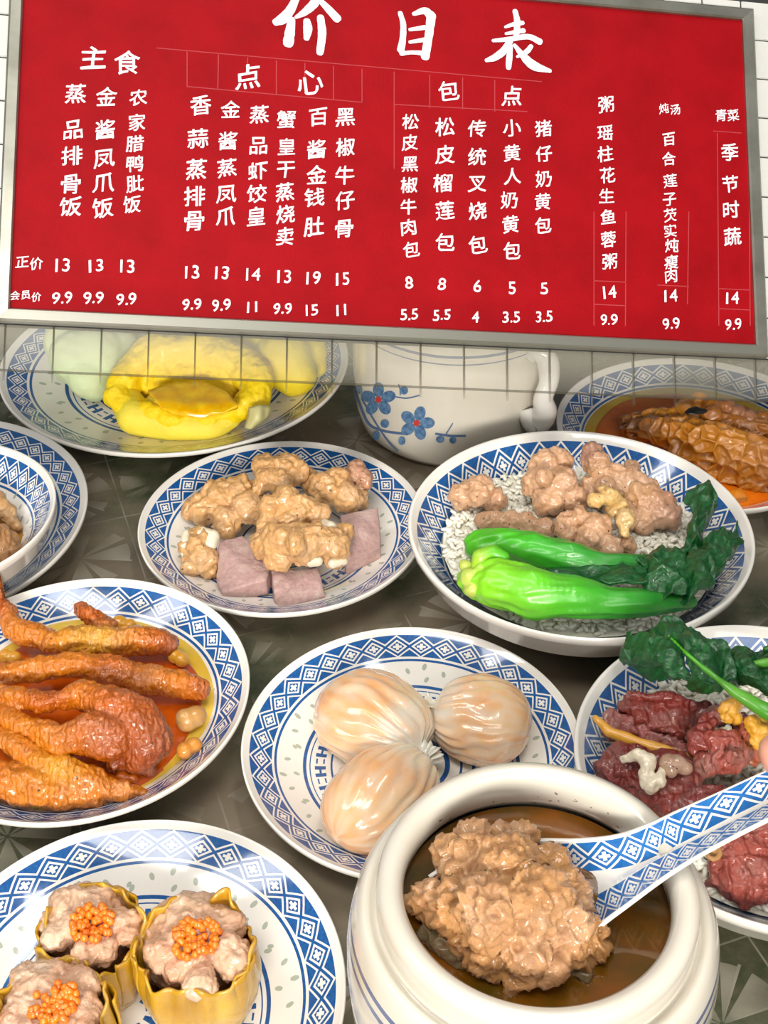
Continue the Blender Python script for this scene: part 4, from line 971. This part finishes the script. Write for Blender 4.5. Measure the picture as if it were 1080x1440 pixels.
o = tag(blob('duck_slice', chain([dp(700, 470, Zd+.018)+(16, M1), dp(640, 500, Zd+.018)+(15, M1), dp(610, 560, Zd+.014)+(14, M1), dp(610, 610, Zd+.010)+(12, M1)], .3)+chain([dp(670, 560, Zd+.018)+(10, M2), dp(740, 570, Zd+.018)+(14, M2), dp(790, 630, Zd+.014)+(14, M2), dp(770, 690, Zd+.010)+(13, M2), dp(700, 660, Zd+.012)+(15, M2)], .3)
   +[dp(760, 640, Zd+.018)+(9, M2), dp(640, 680, Zd+.008)+(16, srgb('8f6a5e')), dp(690, 600, Zd+.016)+(10, M2), dp(820, 560, Zd+.014)+(16, srgb('b06030')), dp(830, 640, Zd+.01)+(14, srgb('b06030')), dp(790, 500, Zd+.016)+(16, srgb('7a2e22'))], m_duck, M1, voxel=.0009, disp=(('n', 90, .0028), ('r', 220, .0016), ('n', 450, .0005)), seed=5), 'curled folded duck piece beside the spoon handle', 'duck')
blob('skin', [dp(735, 450, Zd+.022)+(15,), dp(760, 430, Zd+.024)+(10,), dp(720, 480, Zd+.022)+(10,), dp(765, 480, Zd+.02)+(10,), dp(840, 510, Zd+.022)+(14,), dp(870, 530, Zd+.02)+(15,), dp(880, 500, Zd+.02)+(12,), dp(850, 580, Zd+.016)+(12,)], m_fat, FT, parent=o, voxel=.0008, disp=(('n', 160, .0022), ('r', 350, .0008)), seed=3)
duck('large smooth maroon duck slice right of the soup jar', [(760, 930, Zd+.012), (880, 900, Zd+.013), (1000, 900, Zd+.012), (1010, 1180, Zd+.002), (900, 1200, Zd), (820, 1215, Zd-.001), (720, 1170, Zd-.001), (660, 1110, Zd), (660, 1040, Zd+.004)], .012, 7, M2)
duck('dark duck piece mostly hidden beneath the spoon handle', [(640, 760, Zd+.006), (800, 760, Zd+.008), (960, 760, Zd+.008), (960, 900, Zd+.004), (760, 920, Zd+.002), (600, 900, Zd), (470, 850, Zd)], .012, 8, srgb('7a302c'))
o = blob('bone_ring', chain([dp(670+30*math.cos(t*.8), 1045+30*math.sin(t*.8), Zd+.008)+(4,) for t in range(9)], .4)+[dp(670, 1045, Zd+.006)+(7,)], m_fat, srgb('b98a50'), voxel=.0007, disp=(('n', 250, .0006),)); tag(o, 'small round bone slice beside the jar rim, below the spoon', 'bone')
# greens of the duck bowl
gr = empty('leafy_greens', at(*dp(600, 300, Zd+.02))); tag(gr, 'dark boiled leafy greens with pale rib draped over the duck bowl rim', 'vegetable')
leaf('leaf', [[dp(300, 140, Zd+.018), dp(350, 135, Zd+.026), dp(420, 140, Zd+.03), dp(470, 150, Zd+.03)], [dp(292, 200, Zd+.016), dp(360, 200, Zd+.028), dp(440, 200, Zd+.034), dp(520, 200, Zd+.034)], [dp(295, 260, Zd+.012), dp(370, 260, Zd+.024), dp(460, 270, Zd+.032), dp(560, 260, Zd+.034)], [dp(310, 300, Zd+.008), dp(400, 310, Zd+.018), dp(480, 330, Zd+.024), dp(600, 330, Zd+.03)]], 11, gr)
leaf('leaf', [[dp(380, 110, Zd+.026), dp(420, 85, Zd+.03), dp(460, 70, Zd+.03), dp(500, 85, Zd+.026)], [dp(450, 160, Zd+.034), dp(500, 140, Zd+.04), dp(545, 130, Zd+.038), dp(580, 130, Zd+.032)], [dp(520, 240, Zd+.036), dp(580, 210, Zd+.042), dp(630, 180, Zd+.04), dp(680, 175, Zd+.03)], [dp(560, 330, Zd+.03), dp(640, 300, Zd+.038), dp(700, 260, Zd+.038), dp(760, 290, Zd+.028)], [dp(550, 380, Zd+.022), dp(680, 390, Zd+.028), dp(740, 380, Zd+.028), dp(800, 370, Zd+.024)]], 12, gr)
leaf('leaf', [[dp(720, 215, Zd+.024), dp(780, 210, Zd+.028), dp(850, 220, Zd+.028), dp(960, 210, Zd+.026)], [dp(700, 260, Zd+.026), dp(780, 270, Zd+.034), dp(860, 280, Zd+.034), dp(980, 280, Zd+.03)], [dp(720, 330, Zd+.022), dp(800, 340, Zd+.03), dp(880, 350, Zd+.03), dp(990, 350, Zd+.026)], [dp(760, 390, Zd+.016), dp(820, 400, Zd+.022), dp(900, 410, Zd+.022), dp(990, 420, Zd+.02)]], 13, gr)
blob('leaf_rib', chain([dp(480, 130, Zd+.041)+(2, MG), dp(560, 210, Zd+.046)+(3, MG), dp(680, 310, Zd+.044)+(5, srgb('4f9a2a')), dp(760, 370, Zd+.038)+(8, srgb('6cb83a')), dp(850, 425, Zd+.034)+(12, srgb('54a826')), dp(960, 490, Zd+.03)+(14, srgb('3f9a22'))], .3), m_choy, MG, parent=gr, disp=(('n', 120, .0006),), voxel=.0008)
blob('leaf_stem', chain([dp(820, 250, Zd+.036)+(3, MG), dp(880, 248, Zd+.036)+(7, srgb('62b030')), dp(960, 240, Zd+.036)+(9, MG)], .3), m_choy, MG, parent=gr, disp=(), voxel=.0008)
blob('leaf_stem', chain([dp(890, 190, Zd+.034)+(5, DG), dp(940, 180, Zd+.034)+(8, DG)], .3), m_choy, DG, parent=gr, disp=(), voxel=.0008)

# ================================================================== SPOON, MEAT CAKE, HAND
def sp_(x, y, z): return (480+x/1.8, 1040+y/1.8, z)
def spoon_mat():
    m, nt, b, g = newmat('spoon porcelain'); uvn = g.n('ShaderNodeUVMap', uv_map='UVMap'); s = g.n('ShaderNodeSeparateXYZ'); nt.links.new(uvn.outputs[0], s.inputs[0])
    u, v = X(g, s.outputs[0]), X(g, s.outputs[1])
    far = v.band(.03, .43); near = v.band(.59, .97)
    w1 = diaper(g, u*9.0, (v-.06)/.34)*far; w2 = diaper(g, u*11+.3, (v-.61)/.33)*near
    blue = far.max(near)*(1-w1.max(w2))
    col = mixc(g, blue, WHITE, mixc(g, (tex_noise(g, 300, 2)-.25).clamp(), srgb('175aa0'), srgb('3f86c4'))); nt.links.new(col, b.inputs['Base Color'])
    b.inputs['Roughness'].default_value = .12; b.inputs['Coat Weight'].default_value = .6; b.inputs['Coat Roughness'].default_value = .04; return m
# cross sections from the bowl tip up the handle: far rim, far wall foot, near wall foot, near rim
S = [[sp_(225, 350, .109), sp_(232, 362, .105), sp_(236, 375, .102), sp_(240, 400, .098), sp_(236, 420, .097), sp_(225, 435, .102)],
     [sp_(320, 290, .111), sp_(325, 320, .100), sp_(330, 360, .094), sp_(340, 430, .092), sp_(345, 480, .096), sp_(340, 510, .106)],
     [sp_(420, 268, .111), sp_(425, 310, .098), sp_(430, 345, .092), sp_(460, 450, .090), sp_(470, 520, .096), sp_(478, 560, .107)],
     [sp_(500, 258, .111), sp_(515, 300, .100), sp_(530, 338, .093), sp_(570, 430, .091), sp_(590, 495, .097), sp_(600, 520, .108)],
     [sp_(600, 256, .113), sp_(606, 300, .104), sp_(612, 338, .097), sp_(630, 400, .096), sp_(645, 440, .101), sp_(655, 468, .109)],
     [sp_(700, 244, .118), sp_(715, 285, .111), sp_(725, 325, .106), sp_(705, 360, .106), sp_(715, 395, .108), sp_(725, 415, .113)],
     [sp_(780, 214, .124), sp_(795, 250, .119), sp_(812, 290, .116), sp_(795, 305, .116), sp_(800, 335, .117), sp_(810, 352, .121)],
     [sp_(850, 180, .131), sp_(862, 215, .127), sp_(880, 255, .1245), sp_(878, 262, .1245), sp_(878, 287, .1255), sp_(885, 303, .129)],
     [sp_(960, 131, .144), sp_(970, 160, .141), sp_(985, 200, .139), sp_(988, 208, .139), sp_(985, 228, .140), sp_(990, 245, .143)],
     [sp_(1080, 76, .158), sp_(1088, 105, .155), sp_(1098, 145, .153), sp_(1100, 152, .153), sp_(1098, 172, .154), sp_(1102, 188, .157)],
     [sp_(1190, 26, .170), sp_(1196, 52, .168), sp_(1204, 88, .166), sp_(1208, 96, .166), sp_(1206, 114, .167), sp_(1210, 132, .169)],
     [sp_(1260, 0, .178), sp_(1262, 20, .177), sp_(1266, 48, .176), sp_(1268, 60, .176), sp_(1268, 76, .176), sp_(1270, 92, .178)]]
vb = (0, .22, .45, .58, .8, 1)
def spuv(a, b):
    t = b*5; i = min(int(t), 4); return (a*1.75, vb[i]+(vb[i+1]-vb[i])*(t-i))
spoon = sheet('soup_spoon', S, spoon_mat(), lambda a, b: WHITE, .0014, (5, 4), (), 0, uvf=spuv); tag(spoon, 'blue and white porcelain soup spoon resting in the soup jar', 'spoon')
m_cake = food('minced pork cake', .26, .7, .12, 420, 1.0, .6, 130, '80461a', pale=.3)
CK, CK2 = srgb('cf975a'), srgb('d6a478')
cb = [(340, 265, .118, 60), (300, 300, .115, 60), (400, 260, .118, 50), (455, 240, .122, 34), (470, 222, .124, 18), (490, 235, .122, 16), (340, 340, .116, 80), (430, 330, .122, 90), (510, 320, .118, 52), (230, 410, .112, 56), (200, 425, .110, 36),
      (290, 430, .114, 70), (380, 440, .122, 95), (480, 420, .124, 95), (560, 400, .116, 65), (560, 480, .114, 80), (630, 500, .110, 44), (650, 515, .109, 28), (450, 520, .114, 80), (380, 540, .110, 62), (440, 580, .106, 40), (520, 555, .110, 52), (330, 500, .110, 48), (600, 540, .107, 34)]
cake = blob('meat_cake', [sp_(x, y, z-.004)+(r/1.8, CK if i % 3 else CK2) for i, (x, y, z, r) in enumerate(cb)], m_cake, CK, voxel=.0010, disp=(('n', 90, .004), ('b', 170, .0024), ('r', 240, .0028), ('r', 520, .0010)), smooth=1, seed=4)
tag(cake, 'lumpy minced pork cake lifted on the spoon above the broth', 'meat')
cake2 = blob('pork_shred', chain([sp_(215, 490, .100)+(13,), sp_(260, 520, .101)+(17,), sp_(310, 555, .100)+(16,)], .3)+chain([sp_(580, 585, .0985)+(9,), sp_(620, 600, .0985)+(10,)], .3), m_cake, srgb('7a6a48'), voxel=.0009, disp=(('r', 250, .0015),)); tag(cake2, 'dark scraps floating in the broth beside the meat cake', 'meat', kind='stuff')

# hand holding the handle end: mostly past the right edge, the thumb tip shows
m_skin = simple('skin', 'e0a58a', .42, sss=.3, var='d89480', vscale=40, bmp=.2, bscale=300)
T = at(1066, 1070, .166)-Vector((.0095, 0, 0))
hand = empty('person', T); tag(hand, 'person of whom only a fingertip gripping the spoon handle shows at right', 'person')
def skin(name, verts, edges, radii, parent):
    me = bpy.data.meshes.new(name); me.from_pydata([tuple(v) for v in verts], edges, []); o = bpy.data.objects.new(name, me); link(o, parent)
    md = o.modifiers.new('s', 'SKIN'); o.data.skin_vertices[0].data[0].use_root = True
    for i, r in enumerate(radii): o.data.skin_vertices[0].data[i].radius = (r, r)
    s = o.modifiers.new('ss', 'SUBSURF'); s.levels = 2; s.render_levels = 2
    dg = bpy.context.evaluated_depsgraph_get(); dg.update(); m2 = bpy.data.meshes.new_from_object(o.evaluated_get(dg))
    m2.materials.clear(); m2.materials.append(m_skin); m2.polygons.foreach_set('use_smooth', [True]*len(m2.polygons))
    bpy.data.objects.remove(o); o = bpy.data.objects.new(name, m2); return link(o, parent)
HV = [(.150, -.035, .035), (.105, -.02, .025), (.095, .0, .02), (.06, -.004, .018), (.028, 0, .008), (.0095, 0, 0),      # 0 wrist,1 palm,2..5 thumb base..tip
      (.085, -.030, .02), (.058, -.030, .004), (.034, -.020, -.016), (.016, -.008, -.014),    # index
      (.088, -.042, .018), (.060, -.046, -.004), (.036, -.034, -.024), (.022, -.018, -.026),     # middle
      (.094, -.054, .018), (.068, -.062, -.004), (.048, -.050, -.026), (.038, -.034, -.03),     # ring
      (.102, -.064, .020), (.082, -.074, .0), (.066, -.066, -.018), (.058, -.052, -.024),      # little
      (.23, -.06, .07), (.33, -.09, .11)]
HE = [(0, 1), (1, 2), (2, 3), (3, 4), (4, 5), (1, 6), (6, 7), (7, 8), (8, 9), (1, 10), (10, 11), (11, 12), (12, 13), (1, 14), (14, 15), (15, 16), (16, 17), (1, 18), (18, 19), (19, 20), (20, 21), (0, 22), (22, 23)]
HR = [.022, .024, .015, .0115, .0105, .0075, .0125, .0095, .0088, .007, .0125, .0098, .009, .007, .012, .0092, .0085, .0068, .011, .0082, .0075, .006, .028, .034]
skin('hand', HV, HE, HR, hand)

# repeats of a kind share a group
GROUPS = {'porcelain_plate': 'blue and white plates on the table', 'porcelain_bowl': 'blue and white bowls', 'spare_rib': 'steamed spare ribs', 'taro_chunk': 'taro chunks on the rib plate',
          'chicken_foot': 'braised chicken feet', 'peanut': 'peanuts in the chicken feet sauce', 'shrimp_dumpling': 'shrimp dumplings', 'pork_dumpling': 'yellow pork dumplings', 'duck_slice': 'cured duck pieces',
          'honeycomb_tripe': 'honeycomb tripe pieces', 'bok_choy': 'bok choy stalks', 'custard_bun': 'yellow custard buns', 'carrot_chunk': 'carrot chunks in the tripe sauce', 'stewed_meat': 'stew in the small bowl'}
for o in SC.objects:
    k = o.name.split('.')[0]
    if o.parent is None and k in GROUPS: o['group'] = GROUPS[k]
